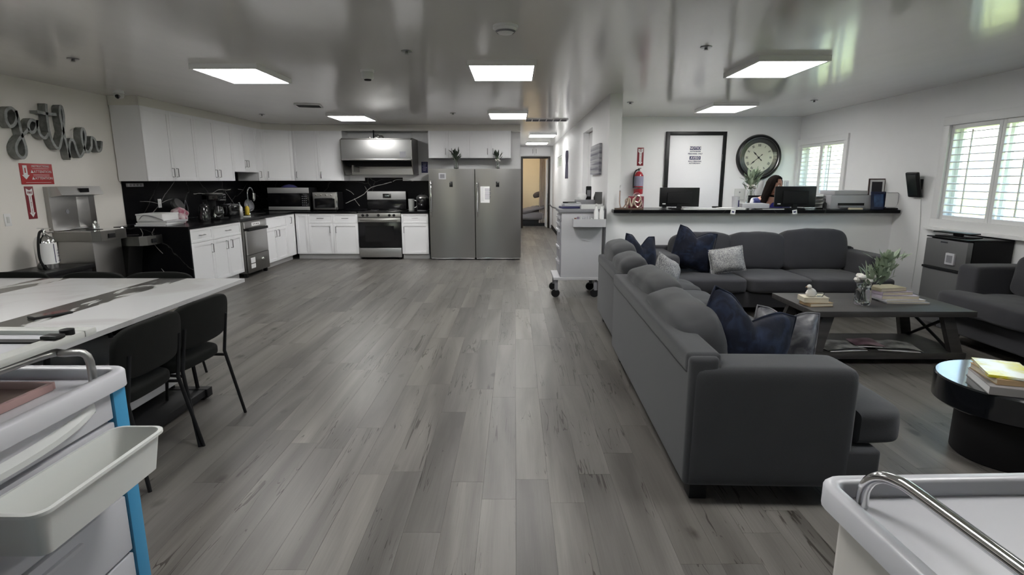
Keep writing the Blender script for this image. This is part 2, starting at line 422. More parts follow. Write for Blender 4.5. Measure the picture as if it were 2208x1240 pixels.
def arc(cx, cz, r, a0, a1, n=12): return [(cx+r*math.cos(R(a0+(a1-a0)*i/n)), cz+r*math.sin(R(a0+(a1-a0)*i/n))) for i in range(n+1)]
# ------------------------------------------------------------------ the room shell
XL, XR, YB, ZC = -4.97, 4.65, 10.95, 2.455
YF = -3.0
fl = struct('floor', G().box(-5.2, 4.8, YF-.1, 20.2, -.12, -.012), BLKM)
# grey oak boards: nearest ones singly, the rest joined
random.seed(11)
PW, PL = .158, 1.22
boards = []
col = 0; x = -5.05
while x < XR:
    y = YF - random.random()*PL
    while y < 20:
        y0, y1 = max(y, YF), min(y+PL, 20.0)
        x0, x1 = max(x, XL), min(x+PW, XR)
        hall = x1 > .05 and x0 < 1.2
        if y1-y0 > .05 and x1-x0 > .02 and (y0 < YB+.1 or hall):
            if not (y0 > YB+.1 and not hall): boards.append((x0, x1, y0, y1 if (hall or y1 < YB+.1) else YB+.1))
        y += PL
    x += PW
def board_score(b):
    cx_, cy_ = (b[0]+b[1])/2, (b[2]+b[3])/2
    if cy_ < .9 or abs(cx_) > (cy_+.5)*1.0: return 1e9 + abs(cy_)
    pen = 0
    if cx_ > .95 and cy_ < 6.8: pen = 3.5        # mostly behind the sofas
    if cx_ < -1.9 and cy_ < 4: pen = 3.5          # under the dining table
    if cx_ > 1.3 and cy_ > 6.8: pen = 1e6
    return cy_ + pen
boards.sort(key=board_score)
def board_geo(g, b):
    x0, x1, y0, y1 = b; e = .0007; t = .0012
    bot = [g.bm.verts.new(v) for v in ((x0,y0,-.012), (x1,y0,-.012), (x1,y1,-.012), (x0,y1,-.012))]
    mid = [g.bm.verts.new((v.co.x, v.co.y, -t)) for v in bot]
    top = [g.bm.verts.new(v) for v in ((x0+e,y0+e,0), (x1-e,y0+e,0), (x1-e,y1-e,0), (x0+e,y1-e,0))]
    g.bm.faces.new(top)
    for A, B in ((bot, mid), (mid, top)):
        for i in range(4):
            j = (i+1) % 4; g.bm.faces.new([A[i], A[j], B[j], B[i]])
for b in boards[:300]:
    g = G(); board_geo(g, b); add('plank', g, FLOOR, fl, smooth=0)
g = G()
for b in boards[300:]: board_geo(g, b)
add('plank_field', g, FLOOR, fl, smooth=0, kind='stuff')

struct('ceiling', G().box(-5.2, 4.8, YF-.1, 19.8, ZC, ZC+.12), CEIL)
struct('wall_left', G().box(-5.12, XL, YF, YB+.12, 0, ZC), WALLW)
struct('wall_kitchen_back', G().box(XL, .10, YB, YB+.12, 0, ZC), WALL)
struct('wall_hall_left', G().box(-.02, .10, YB+.12, 17, 0, ZC), WALL)
g = G().box(1.13, 1.28, 6.86, 8.33, 0, ZC).box(1.13, 1.28, 8.33, 9.45, 2.21, ZC).box(1.13, 1.28, 9.45, 13.7, 0, ZC)
g.box(1.13, 1.28, 13.7, 15.05, 0, 1.77).box(1.13, 1.28, 13.7, 15.05, 2.04, ZC).box(1.13, 1.28, 15.05, 17, 0, ZC)
struct('wall_hall_right', g, WALL)
g = G().box(-.02, .24, 17, 17.1, 0, ZC).box(1.0, 1.28, 17, 17.1, 0, ZC).box(.24, 1.0, 17, 17.1, 2.08, ZC)
struct('wall_hall_end', g, WALL)
g = G().box(-1.6, 2.2, 19.4, 19.5, 0, ZC).box(-1.7, -1.6, 17.1, 19.5, 0, ZC).box(2.2, 2.3, 17.1, 19.5, 0, ZC)
struct('wall_bedroom', g, BEIGE)
struct('floor_bedroom', G().box(-1.7, 2.3, 17.0, 20, -.12, -.002), mat('brown_board', (.16, .13, .11), .4))
struct('wall_office_half', G().box(1.28, XR, 6.86, 7.06, 0, 1.055), WALL)
struct('wall_office_back', G().box(1.28, XR, 9.32, 9.44, 0, ZC), WALL)
# right wall with three window openings
W1 = (8.03, 9.26, 1.22, 2.0); W2 = (4.85, 6.11, 1.03, 2.02); W3 = (1.2, 3.0, 1.03, 2.02)
g = G(); ys = [YF] + [v for w_ in (W3, W2, W1) for v in w_[:2]] + [9.44]
for i in range(0, len(ys), 2): g.box(XR, XR+.16, ys[i], ys[i+1], 0, ZC)
for w_ in (W1, W2, W3):
    g.box(XR, XR+.16, w_[0], w_[1], 0, w_[2]); g.box(XR, XR+.16, w_[0], w_[1], w_[3], ZC)
struct('wall_right', g, WALL)
FW = (-3.6, -2.2, 1.0, 2.0)
g = G().box(XL, FW[0], YF-.12, YF, 0, ZC).box(FW[1], XR, YF-.12, YF, 0, ZC).box(FW[0], FW[1], YF-.12, YF, 0, FW[2]).box(FW[0], FW[1], YF-.12, YF, FW[3], ZC)
struct('wall_front', g, WALL)
struct('baseboard_hall_right', G().box(1.115, 1.13, 6.86, 8.33, 0, .10).box(1.115, 1.13, 9.45, 17, 0, .10), BLKM)
struct('baseboard_left', G().box(XL, XL+.014, YF, 6.9, 0, .10), SHUT)
struct('baseboard_office_half', G().box(1.28, XR, 6.846, 6.86, 0, .10), SHUT)
struct('trim_1', G().prism([(-4.96, 7.0), (-4.59, 7.0), (-4.59, 10.3), (-4.155, 10.59), (.10, 10.59), (.10, 10.94), (-4.96, 10.94)], 2.345, ZC-.001), CROWN, 'cream soffit above the wall cabinets')

# plantation shutters in the right wall (built facing -y, turned to face the room)
def shutters(name, w_, panels, nlv, label):
    y0, y1, z0, z1 = w_; Wd = y1-y0
    root = struct(name, label=label, loc=(XR, y1, 0), rz=-90)     # local x runs towards the camera, y into the wall
    g = G(); fw = .09
    g.box(-fw, Wd+fw, -.03, .0, z1, z1+fw, .004).box(-fw, Wd+fw, -.03, 0, z0-fw, z0, .004)
    g.box(-fw, 0, -.03, 0, z0, z1, .004).box(Wd, Wd+fw, -.03, 0, z0, z1, .004)
    add('window_casing', g, SHUT, root)
    add('window_sill', G().box(-fw-.03, Wd+fw+.03, -.075, 0, z0-fw-.03, z0-fw, .004), SHUT, root)
    g = G().box(0, Wd, .10, .13, z0, z0+.04).box(0, Wd, .10, .13, z1-.04, z1).box(0, .04, .10, .13, z0+.04, z1-.04).box(Wd-.04, Wd, .10, .13, z0+.04, z1-.04).box(Wd/2-.02, Wd/2+.02, .10, .13, z0+.04, z1-.04)
    add('window_frame', g, SHUT, root)
    add('pane', G().box(.04, Wd/2-.02, .113, .117, z0+.04, z1-.04), PANE, root)
    add('pane', G().box(Wd/2+.02, Wd-.04, .113, .117, z0+.04, z1-.04), PANE, root)
    pw = Wd/panels; st = .042; a = R(6)
    for k in range(panels):
        xa, xb = k*pw, (k+1)*pw
        g = G().box(xa+.002, xa+st, .0, .03, z0, z1, .002).box(xb-st, xb-.002, 0, .03, z0, z1, .002)
        g.box(xa+st, xb-st, 0, .03, z0, z0+.045, .002).box(xa+st, xb-st, 0, .03, z1-.045, z1, .002)
        sp = add('shutter_panel', g, SHUT, root)
        n_ = nlv; zz0, zz1 = z0+.045, z1-.045; stp = (zz1-zz0)/n_
        g = G().prism([(-(pw/2-st-.003), -.036), (pw/2-st-.003, -.036), (pw/2-st-.003, .036), (-(pw/2-st-.003), .036)], -.0045, .0045)
        lm = g.mesh('louver', SHUT, 0)
        for i in range(n_):
            add('louver', lm, SHUT, sp, loc=((xa+xb)/2, .016, zz0+stp*(i+.5)), rot=(a, 0, 0))
        add('tilt_rod', G().box((xa+xb)/2-.006, (xa+xb)/2+.006, -.032, -.020, zz0+.03, zz1-.02, .002), SHUT, sp)
    return root
shutters('window_1', W1, 2, 11, 'far window with white plantation shutters behind the printer')
shutters('window_2', W2, 2, 12, 'white shuttered window above the small steel fridge')
shutters('window_3', W3, 3, 12, 'white shuttered window beside the camera')
def plain_window(name, x0, x1, y, z0, z1, n, label, th=.05, rz=0, loc=(0,0,0)):
    root = struct(name, label=label, loc=loc, rz=rz); g = G(); f = min(.05, (z1-z0)*.12)
    g.box(x0, x1, y, y+th, z0, z0+f).box(x0, x1, y, y+th, z1-f, z1)
    for i in range(n+1):
        xx = x0+(x1-x0-f)*i/n; g.box(xx, xx+f, y+.001, y+th-.001, z0+f, z1-f)
    add('window_frame', g, SHUT, root)
    for i in range(n):
        a_, b_ = x0+(x1-x0-f)*i/n+f, x0+(x1-x0-f)*(i+1)/n
        add('pane', G().box(a_, b_, y+.02, y+.025, z0+f, z1-f), PANE, root)
plain_window('fill_window', FW[0], FW[1], YF-.09, FW[2], FW[3], 2, 'unseen window added behind the camera for its daylight')  # unseen opening, added for the hood reflection, kept small to dim sofa arms
plain_window('window_5', 0, 1.35, 0.03, 1.77, 2.04, 2, 'small high window in the hallway wall', rz=-90, loc=(1.13, 15.05, 0))

# doors
def door_frame(root, x0, x1, z1, y, w, m, d=.14):
    add('door_frame', G().box(x0, x0+w, y-.02, y+d, 0, z1, .003).box(x1-w, x1, y-.02, y+d, 0, z1, .003).box(x0+w, x1-w, y-.02, y+d, z1-w, z1, .003), m, root)
d1 = struct('door_1', label='white office door in a black frame')
add('door_leaf', G().box(2.52, 3.38, 9.285, 9.318, .01, 2.16, .002), mat('door_white', (.78, .78, .80), .4, var=.01), d1)
g = G().box(2.46, 2.52, 9.27, 9.318, 0, 2.22, .003).box(3.38, 3.44, 9.27, 9.318, 0, 2.22, .003).box(2.52, 3.38, 9.27, 9.318, 2.16, 2.22, .003)
add('door_frame', g, BLK, d1)
add('hinge', G().box(3.372, 3.386, 9.264, 9.272, 1.75, 1.86), NICKEL, d1); add('hinge', G().box(3.372, 3.386, 9.264, 9.272, .25, .36), NICKEL, d1)
add('door_handle', G().tube([(2.6, 9.285, 1.0), (2.6, 9.235, 1.0), (2.70, 9.23, 1.0)], .010), NICKEL, d1)
d2 = struct('door_2', label='open white door in a dark frame at the hallway end')
g = G().box(.18, .24, 16.97, 17.1, 0, 2.14, .003).box(1.0, 1.06, 16.97, 17.1, 0, 2.14, .003).box(.24, 1.0, 16.97, 17.1, 2.08, 2.14, .003)
add('door_frame', g, mat('dark_brown_paint', (.02, .014, .012), .5), d2)
add('door_leaf', G().box(.955, .995, 17.12, 17.95, .01, 2.06, .002), CABW, d2)
add('door_handle', G().lathe([(0, 0), (.03, .005), (.03, .02), (.012, .03), (.012, .05), (.028, .06), (.028, .08), (0, .09)], 12, M=Matrix.Translation((.955, 17.85, 1.0)) @ Matrix.Rotation(-PI/2, 4, 'Y')), NICKEL, d2)
d3 = struct('door_3', label='recessed grey-white door in the hallway wall')
add('door_leaf', G().box(1.225, 1.265, 8.335, 9.445, .01, 2.205, .002), mat('recess_door', (.55, .55, .55), .5), d3)
add('door_handle', G().tube([(1.225, 8.42, 1.0), (1.19, 8.42, 1.0), (1.185, 8.52, 1.0)], .010), NICKEL, d3)
# attic hatch doors over the hall end
hc = thing('overhead_cupboard', 'white overhead cupboard above the doorway at the hallway end', 'cupboard', (.13, 16.95, 2.15))
add('cupboard_door', G().box(0, .44, 0, .04, .02, .26, .002), CABW, hc); add('cupboard_door', G().box(.45, .93, 0, .04, .02, .26, .002), CABW, hc)
for xx in (.40, .50): add('handle', G().tube([(xx, 0, .08), (xx, -.03, .08), (xx, -.03, .20), (xx, 0, .20)], .006), NICKEL, hc)

# ------------------------------------------------------------------ ceiling fittings
def panel_light(x, y, label, w=.60, d=.78, em=EMIT):
    t = thing('ceiling_light', label, 'ceiling light', (x, y, ZC), group='flat led ceiling panels')
    f = .022
    add('frame', G().box(-w/2, w/2, -d/2, -d/2+f, -.045, 0).box(-w/2, w/2, d/2-f, d/2, -.045, 0).box(-w/2, -w/2+f, -d/2+f, d/2-f, -.045, 0).box(w/2-f, w/2, -d/2+f, d/2-f, -.045, 0), SHUT, t, smooth=0)
    add('diffuser', G().box(-w/2+f, w/2-f, -d/2+f, d/2-f, -.043, -.015), em, t, smooth=0)
panel_light(-2.57, 5.51, 'glowing ceiling panel nearest the left wall, front row')
panel_light(-.115, 5.37, 'glowing ceiling panel in the middle of the front row')
panel_light(2.30, 5.21, 'glowing ceiling panel nearest the right wall, above the coffee table')
panel_light(-2.60, 9.17, 'small looking glowing panel in front of the range hood', em=EMIT2)
panel_light(-.105, 8.86, 'small looking glowing panel in front of the tall fridges', em=EMIT2)
panel_light(2.92, 8.02, 'glowing ceiling panel inside the office')
panel_light(.61, 12.78, 'nearer of two glowing hallway ceiling panels', em=EMIT3)
panel_light(.59, 15.4, 'farther of two glowing hallway ceiling panels', em=EMIT3)
for xx, l_ in ((-2.57, 'left'), (-.115, 'middle'), (2.30, 'right')):  # row out of view, added to brighten the foreground
    panel_light(xx, 2.05, 'unseen ceiling panel at the %s of a row added to light the foreground' % l_)
t = thing('smoke_detector', 'round white smoke detector in the middle of the near ceiling', 'smoke detector', (-.064, 3.93, ZC))
add('base', G().lathe([(0, 0), (.085, 0), (.085, -.018), (0, -.018)], 28), SHUT, t); add('cover', G().lathe([(.075, -.018), (.07, -.03), (.045, -.05), (0, -.053)], 28), SHUT, t)
add('vent_ring', G().lathe([(.058, -.044), (.064, -.036), (.068, -.034)], 24), MGREY, t)
t = thing('heat_detector', 'white drum shaped ceiling sensor between the front light panels', 'sensor', (-1.375, 5.42, ZC))
add('base', G().lathe([(0, 0), (.062, 0), (.062, -.02), (0, -.02)], 24), SHUT, t); add('drum', G().lathe([(.055, -.02), (.055, -.075), (.048, -.085), (0, -.085)], 24), PLG, t)
add('lens', G().lathe([(.035, -.084), (.03, -.095), (0, -.098)], 16), BLKM, t)
SPR = [(-3.73, 4.92, 'sprinkler cap on the ceiling above the dining table'), (-.86, 4.65, 'sprinkler cap left of the middle front light panel'), (1.47, 4.53, 'sprinkler cap left of the right front light panel'),
       (1.52, 7.62, 'sprinkler cap near the white pillar'), (3.85, 7.45, 'sprinkler cap in front of the office window'), (-3.95, 8.95, 'sprinkler cap near the kitchen corner'), (-.95, 8.8, 'sprinkler cap above the tall fridges')]
for x_, y_, l_ in SPR:
    t = thing('sprinkler_cap', l_, 'sprinkler', (x_, y_, ZC), group='ceiling sprinkler caps')
    add('plate', G().lathe([(0, 0), (.045, 0), (.043, -.006), (0, -.007)], 18), NICKEL, t); add('stem', G().lathe([(.012, -.006), (.012, -.02), (.02, -.024), (0, -.026)], 12), NICKEL, t)
def vent(x, y, w, d, n, label, rz=0, cross=0):
    t = thing('ceiling_vent', label, 'air vent', (x, y, ZC), rz); f = .02
    add('frame', G().box(-w/2, w/2, -d/2, -d/2+f, -.014, 0).box(-w/2, w/2, d/2-f, d/2, -.014, 0).box(-w/2, -w/2+f, -d/2+f, d/2-f, -.014, 0).box(w/2-f, w/2, -d/2+f, d/2-f, -.014, 0), SHUT, t, smooth=0)
    add('duct', G().box(-w/2+f, w/2-f, -d/2+f, d/2-f, -.003, -.001), BLKM, t, smooth=0)
    for i in range(n):
        xx = -d/2+f+(d-2*f)*(i+.5)/n
        add('slat', G().box(-w/2+f, w/2-f, -.010, .010, -.0015, .0015), MGREY, t, loc=(0, xx, -.008), rot=(R(35), 0, 0), smooth=0)
    for i in range(cross):
        xx = -w/2+w*(i+1)/(cross+1); add('divider', G().box(xx-.008, xx+.008, -d/2+f, d/2-f, -.015, -.002), SHUT, t, smooth=0)
vent(.53, 9.75, .72, .36, 9, 'wide ceiling return grille at the hallway entrance', cross=5)
vent(-2.83, 7.9, .34, .34, 6, 'small square ceiling vent above the kitchen floor', rz=12)
t = thing('security_camera', 'white dome security camera on the ceiling by the left wall', 'security camera', (-4.55, 6.62, ZC))
add('mount', G().lathe([(0, 0), (.055, 0), (.055, -.03), (0, -.03)], 24), SHUT, t)
add('eyeball', G().lathe([(.05, -.03), (.052, -.055), (.04, -.08), (0, -.09)], 24), PLG, t)
add('lens', G().lathe([(0, 0), (.024, 0), (.024, .03), (0, .034)], 16, M=Matrix.Translation((.012, -.022, -.06)) @ Matrix.Rotation(R(115), 4, 'X')), BLKG, t)

# ------------------------------------------------------------------ outdoors
struct('ground_lawn', G().box(4.81, 60, -30, 60, -.35, -.15), two_tone('lawn_grass', (.30, .36, .08), (.46, .50, .20), 40, .3, .7, rough=.9))
struct('ground_drive', G().box(-40, 4.81, -40, -3.13, -.35, -.15), mat('pale_concrete', (.42, .41, .39), .8, bump=.2))
t = thing('neighbour_house', 'pale house with red tiled roof across the lawn outside the windows', 'house', (22, 12, -.15))
add('wall', G().box(0, 6, -9, 9, 0, 2.6), mat('cream_stucco', (.72, .66, .55), .8), t, smooth=0)
add('roof', G().poly([(-.6, 2.55), (6.6, 2.55), (3, 4.4)], -9.5, 9.5), mat('roof_tile', (.32, .10, .06), .8), t, smooth=0)
for k in range(4): add('window', G().box(-.03, 0, -7+k*4, -5.6+k*4, .9, 2.0), DKGLASS, t, smooth=0)
t = thing('porch_post', 'white porch post outside the near shuttered window', 'post', (6.6, 7.2, -.15))
add('shaft', G().box(-.07, .07, -.07, .07, 0, 2.8, .01), SHUT, t); add('plinth', G().box(-.11, .11, -.11, .11, 0, .25, .01), SHUT, t)
t = thing('hedge', 'clipped green hedge along the lawn outside', 'hedge', (14, 5, -.15))
add('foliage', G().puff(1.2, 16, 1.0, n=9, cuts=24, wr=.25, seed=3), mat('hedge_leaf', (.10, .20, .04), .9, var=.5, nscale=8), t, kind='stuff')
# ------------------------------------------------------------------ cabinets
def door_geo(w, h, t=.02, rail=.055, rec=.007):
    g = G()
    r = min(rail, w*.28, h*.3)
    g.box(0, r, -t, 0, 0, h, .0012).box(w-r, w, -t, 0, 0, h, .0012).box(r, w-r, -t, 0, 0, r, .0012).box(r, w-r, -t, 0, h-r, h, .0012)
    g.box(r-.001, w-r+.001, -t+rec, -.001, r-.001, h-r+.001)
    return g
def bar(x, z, vertical=True, L=.11, out=.028):
    if vertical: return G().tube([(x, 0, z-L/2), (x, -out, z-L/2), (x, -out, z+L/2), (x, 0, z+L/2)], .0055, 6)
    return G().tube([(x-L/2, 0, z), (x-L/2, -out, z), (x+L/2, -out, z), (x+L/2, 0, z)], .0055, 6)
def cabinet(name, label, loc, rz, Wd, D, z0, z1, fronts, toe=False, group=None):
    """fronts: (kind, x0, x1, z0, z1, handle) handle = None or (x, z, vertical)"""
    t = thing(name, label, 'cabinet', loc, rz, group)
    add('body', G().box(.001, Wd-.001, .0, D, z0, z1, .001), CABW, t)
    if toe: add('toe_kick', G().box(.001, Wd-.001, .07, D, 0, z0), TOE, t)
    for kd, a, b_, c, d, h in fronts:
        e = .0018
        o = add(kd, door_geo(b_-a-2*e, d-c-2*e, rail=.05 if kd == 'door' else .032), CABW, t, loc=(a+e, 0, c+e))
        if h: add('handle', bar(h[0]-a-e, h[1]-c-e, h[2]), NICKEL, o, loc=(0, -.02, 0))
    return t
UZ0, UZ1 = 1.435, 2.345
FX = -4.60
def upper(label, y0, y1, z0, fronts, D=.35):
    fr = [(k, a-y0, b_-y0, c, d, (h[0]-y0, h[1], h[2]) if h else None) for k, a, b_, c, d, h in fronts]
    return cabinet('wall_cabinet', label, (FX, y0, 0), 90, y1-y0, D, z0, UZ1, fr, group='white wall cabinets')
upper('white double door wall cabinet at the left end, nearest the camera', 7.0, 8.13, UZ0, [('door', 7.0, 7.565, UZ0, UZ1, (7.52, 1.545, True)), ('door', 7.565, 8.13, UZ0, UZ1, (7.61, 1.545, True))])
upper('white double door wall cabinet above the coffee maker', 8.13, 9.19, UZ0, [('door', 8.13, 8.66, UZ0, UZ1, (8.61, 1.545, True)), ('door', 8.66, 9.19, UZ0, UZ1, (8.71, 1.545, True))])
upper('shorter white double door wall cabinet above the sink', 9.19, 10.05, 1.58, [('door', 9.19, 9.62, 1.58, UZ1, (9.58, 1.72, True)), ('door', 9.62, 10.05, 1.58, UZ1, (9.66, 1.72, True))])
upper('narrow white wall cabinet between sink cabinet and corner', 10.05, 10.30, UZ0, [('door', 10.05, 10.30, UZ0, UZ1, (10.10, 1.545, True))])
# diagonal corner cabinet
t = thing('corner_wall_cabinet', 'white diagonal corner wall cabinet above the microwave', 'cabinet', (FX, 10.30, 0))
dx, dy = .44, .29; L_ = math.hypot(dx, dy); an = math.degrees(math.atan2(dy, dx))
add('body', G().prism([(0, 0), (dx, dy), (dx, .64), (-.35, .64), (-.35, 0)], UZ0, UZ1), CABW, t, smooth=0)
o = add('door', door_geo(L_-.004, UZ1-UZ0-.004), CABW, t, loc=(.002, 0, UZ0+.002), rot=(0, 0, R(an)))
add('handle', bar(.07, .11), NICKEL, o, loc=(0, -.02, 0))
def upb(label, x0, x1, z0, fronts):
    fr = [(k, a-x0, b_-x0, c, d, (h[0]-x0, h[1], h[2]) if h else None) for k, a, b_, c, d, h in fronts]
    return cabinet('wall_cabinet', label, (x0, 10.6, 0), 0, x1-x0, .34, z0, UZ1, fr, group='white wall cabinets')
upb('tall single door wall cabinet just right of the corner', -4.155, -3.695, UZ0, [('door', -4.155, -3.695, UZ0, UZ1, (-4.10, 1.545, True))])
upb('tall single door wall cabinet touching the range hood', -3.695, -3.215, UZ0, [('door', -3.695, -3.215, UZ0, UZ1, (-3.64, 1.545, True))])
upb('wall cabinet over the left tall fridge', -1.615, -.845, 1.85, [('door', -1.615, -1.235, 1.85, UZ1, (-1.29, 1.97, True)), ('door', -1.235, -.845, 1.85, UZ1, (-1.18, 1.97, True))])
upb('wall cabinet over the right tall fridge', -.845, -.075, 1.85, [('door', -.845, -.46, 1.85, UZ1, (-.51, 1.97, True)), ('door', -.46, -.075, 1.85, UZ1, (-.41, 1.97, True))])
# base cabinets, left run
BX = -4.06; BT = .845
def basel(label, y0, y1, fronts):
    fr = [(k, a-y0, b_-y0, c, d, (h[0]-y0, h[1], h[2]) if h else None) for k, a, b_, c, d, h in fronts]
    return cabinet('base_cabinet', label, (BX, y0, 0), 90, y1-y0, .86, .10, BT, fr, toe=True, group='white base cabinets')
DZ = .665
basel('white base cabinet at the near end of the kitchen run', 6.85, 7.36, [('drawer', 6.85, 7.36, DZ, BT, (7.09, .755, False)), ('door', 6.85, 7.36, .10, DZ, (7.30, .56, True))])
basel('white base cabinet left of the steel undercounter machine', 7.36, 8.13, [('drawer', 7.36, 8.13, DZ, BT, (7.74, .755, False)), ('door', 7.36, 7.745, .10, DZ, (7.68, .56, True)), ('door', 7.745, 8.13, .10, DZ, (7.81, .56, True))])
basel('white sink base cabinet right of the steel undercounter machine', 8.90, 9.78, [('false_front', 8.90, 9.78, DZ, BT, None), ('door', 8.90, 9.34, .10, DZ, (9.28, .56, True)), ('door', 9.34, 9.78, .10, DZ, (9.40, .56, True))])
basel('narrow white base cabinet at the inside corner', 9.78, 10.16, [('door', 9.78, 10.14, .10, BT, (9.94, .74, True))])
BY = 10.18
def baseb(label, x0, x1, fronts):
    fr = [(k, a-x0, b_-x0, c, d, (h[0]-x0, h[1], h[2]) if h else None) for k, a, b_, c, d, h in fronts]
    return cabinet('base_cabinet', label, (x0, BY, 0), 0, x1-x0, .75, .10, BT, fr, toe=True, group='white base cabinets')
baseb('plain white corner base cabinet without a handle', -4.04, -3.80, [('door', -4.03, -3.80, .10, BT, None)])
baseb('white base cabinet with two drawers left of the range', -3.80, -2.885, [('drawer', -3.80, -3.345, DZ, BT, (-3.57, .76, False)), ('drawer', -3.345, -2.885, DZ, BT, (-3.115, .76, False)), ('door', -3.80, -3.345, .10, DZ, (-3.40, .55, True)), ('door', -3.345, -2.885, .10, DZ, (-3.29, .55, True))])
baseb('white base cabinet between the range and the tall fridge', -2.085, -1.59, [('drawer', -2.085, -1.59, DZ, BT, (-1.83, .765, False)), ('door', -2.085, -1.59, .10, DZ, (-2.04, .55, True))])
# worktops and splashback
g = G().prism([(-4.955, 6.83), (-4.03, 6.83), (-4.03, 8.99), (-4.14, 8.99), (-4.14, 9.0), (-4.03, 9.0), (-4.03, 10.15), (-2.89, 10.15), (-2.89, 10.93), (-4.955, 10.93)], BT+.001, BT+.036)
one('worktop', g, BMARB, 'black marble worktop running along the left wall and into the corner', 'worktop', smooth=0)
one('worktop', G().box(-2.08, -1.585, 10.15, 10.93, BT+.001, BT+.036, .002), BMARB, 'short black marble worktop between range and fridge', 'worktop', smooth=0)
one('end_panel', G().box(-4.955, -4.03, 6.80, 6.829, 0, BT+.036, .002), BMARB, 'black marble waterfall panel closing the near end of the worktop', 'panel', smooth=0)
t = thing('splashback', 'black marble splashback with pale veins around the kitchen corner', 'splashback', (0, 0, 0))
add('slab', G().box(-4.968, -4.956, 7.06, 10.93, BT+.04, 1.434).box(-4.968, -4.956, 9.2, 10.04, 1.434, 1.579), BMARB, t, smooth=0)
add('slab', G().box(-4.955, -1.60, 10.932, 10.948, BT+.04, 1.434).box(-2.92, -2.185, 10.932, 10.948, 1.434, 1.494), BMARB, t, smooth=0)
# painted marble veins as thin inlays would be unreal: the big ones are part of the stone's pattern
VEIN = mat('vein_white', (.42, .41, .39), .25)
def veins(parent, paths, rotz, loc):
    for p, w in paths:
        q = smoothpath([(a, 0, b_) for a, b_ in p], 4); pts = [(v.x+noise.noise(v*23)*.006, v.z+noise.noise(v*31+Vector((5,0,0)))*.006) for v in q]
        g = G(); L2 = len(pts)
        for (a, b_), (c, d), i in zip(pts, pts[1:], range(L2)):
            ww = w*(.5+.9*abs(noise.noise(Vector((a*9, b_*9, 3)))))
            g.ribbon([(a, b_), (c, d)], ww, -.0012, 0)
        add('vein', g, VEIN, parent, loc=loc, rot=(0, 0, R(rotz)), smooth=0)
veins(t, [([(7.35, 1.17), (7.55, 1.16), (7.75, 1.13), (7.95, 1.17), (8.05, 1.18)], .006), ([(7.35, .92), (7.6, 1.02), (7.78, 1.14), (7.9, 1.25), (8.05, 1.35), (8.15, 1.43)], .008),
          ([(8.6, 1.24), (8.8, 1.24), (9.1, 1.23), (9.35, 1.29), (9.6, 1.28), (9.75, 1.29)], .010), ([(9.55, 1.26), (9.72, 1.12), (9.85, 1.0)], .007), ([(10.0, 1.29), (10.2, 1.27)], .006)], 90, (-4.9555, 0, 0))
veins(t, [([(-3.32, 1.0), (-3.12, 1.09), (-2.95, 1.18), (-2.82, 1.30), (-2.6, 1.36), (-2.4, 1.41)], .016), ([(-2.38, 1.42), (-2.3, 1.455), (-2.1, 1.45), (-1.98, 1.43)], .012), ([(-3.15, 1.09), (-3.05, .95)], .010),
          ([(-3.30, 1.27), (-3.22, 1.23), (-3.15, 1.17)], .012), ([(-2.93, 1.33), (-2.89, 1.26)], .006)], 0, (0, 10.9315, 0))
ep = bpy.data.objects['end_panel']
veins(ep, [([(-4.62, .86), (-4.60, .78), (-4.66, .70)], .012), ([(-4.45, .86), (-4.50, .76), (-4.47, .66), (-4.38, .55)], .006), ([(-4.42, .36), (-4.34, .25), (-4.26, .15)], .006)], 0, (0, 6.7995, 0))

def outlet(label, x, y, z, rz, sw=False, n=1):
    t = thing('wall_outlet' if not sw else 'light_switch', label, 'outlet' if not sw else 'switch', (x, y, z), rz)
    add('plate', G().box(-.036*n, .036*n, -.006, 0, -.06, .06, .003), SHUT, t)
    for i in range(n):
        cx_ = (i-(n-1)/2)*.06
        if sw: add('rocker', G().box(cx_-.014, cx_+.014, -.010, -.005, -.03, .03, .002), PLG, t)
        else:
            for zz in (-.024, .024): add('socket', G().lathe([(0, 0), (.016, 0), (.016, .002), (0, .002)], 14, M=Matrix.Translation((cx_, -.006, zz)) @ Matrix.Rotation(PI/2, 4, 'X')), PLG, t)
    return t
outlet('white outlet on the black splashback above the paper stack', -4.9545, 7.75, 1.13, 90)
outlet('white outlet on the black splashback behind the coffee maker', -4.9545, 9.04, 1.147, 90)
outlet('white outlet on the black splashback right of the faucet', -4.9545, 10.6, 1.142, 90)
t = thing('power_strip', 'white power strip at the top left corner of the splashback', 'power strip', (-4.954, 7.27, 1.385), 90)
add('housing', G().box(-.15, .15, -.03, 0, -.022, .022, .005), PLW, t)
for i in range(4): add('socket', G().box(-.12+i*.065, -.085+i*.065, -.032, -.029, -.012, .012, .002), MGREY, t)

# ------------------------------------------------------------------ undercounter steel washer
t = thing('undercounter_dishwasher', 'brushed steel undercounter machine with a black bar handle between white cabinets', 'dishwasher', (-4.0, 8.15, 0), 90)
add('body', G().box(0, .74, .02, .80, .06, .84, .004), STEELD, t)
add('upper_door', G().box(.03, .72, -.012, .018, .34, .70, .006), STEELH, t)
add('control_panel', G().box(.01, .73, -.008, .018, .74, .84, .004), STEELH, t)
add('control_label', G().box(.22, .50, -.0095, -.008, .765, .815), PAPER, t)
for i in range(4): add('control_button', G().box(.26+i*.055, .285+i*.055, -.011, -.0095, .782, .797), BLKM, t)
add('handle', G().box(.05, .70, -.045, -.012, .695, .735, .008), BLKM, t)
add('lower_panel', G().box(.02, .73, -.010, .018, .065, .335, .005), STEELD, t)
add('drain_knob', G().lathe([(0, 0), (.026, 0), (.022, .02), (.01, .03), (0, .03)], 18, M=Matrix.Translation((.48, -.010, .235)) @ Matrix.Rotation(PI/2, 4, 'X')), CHROME, t)
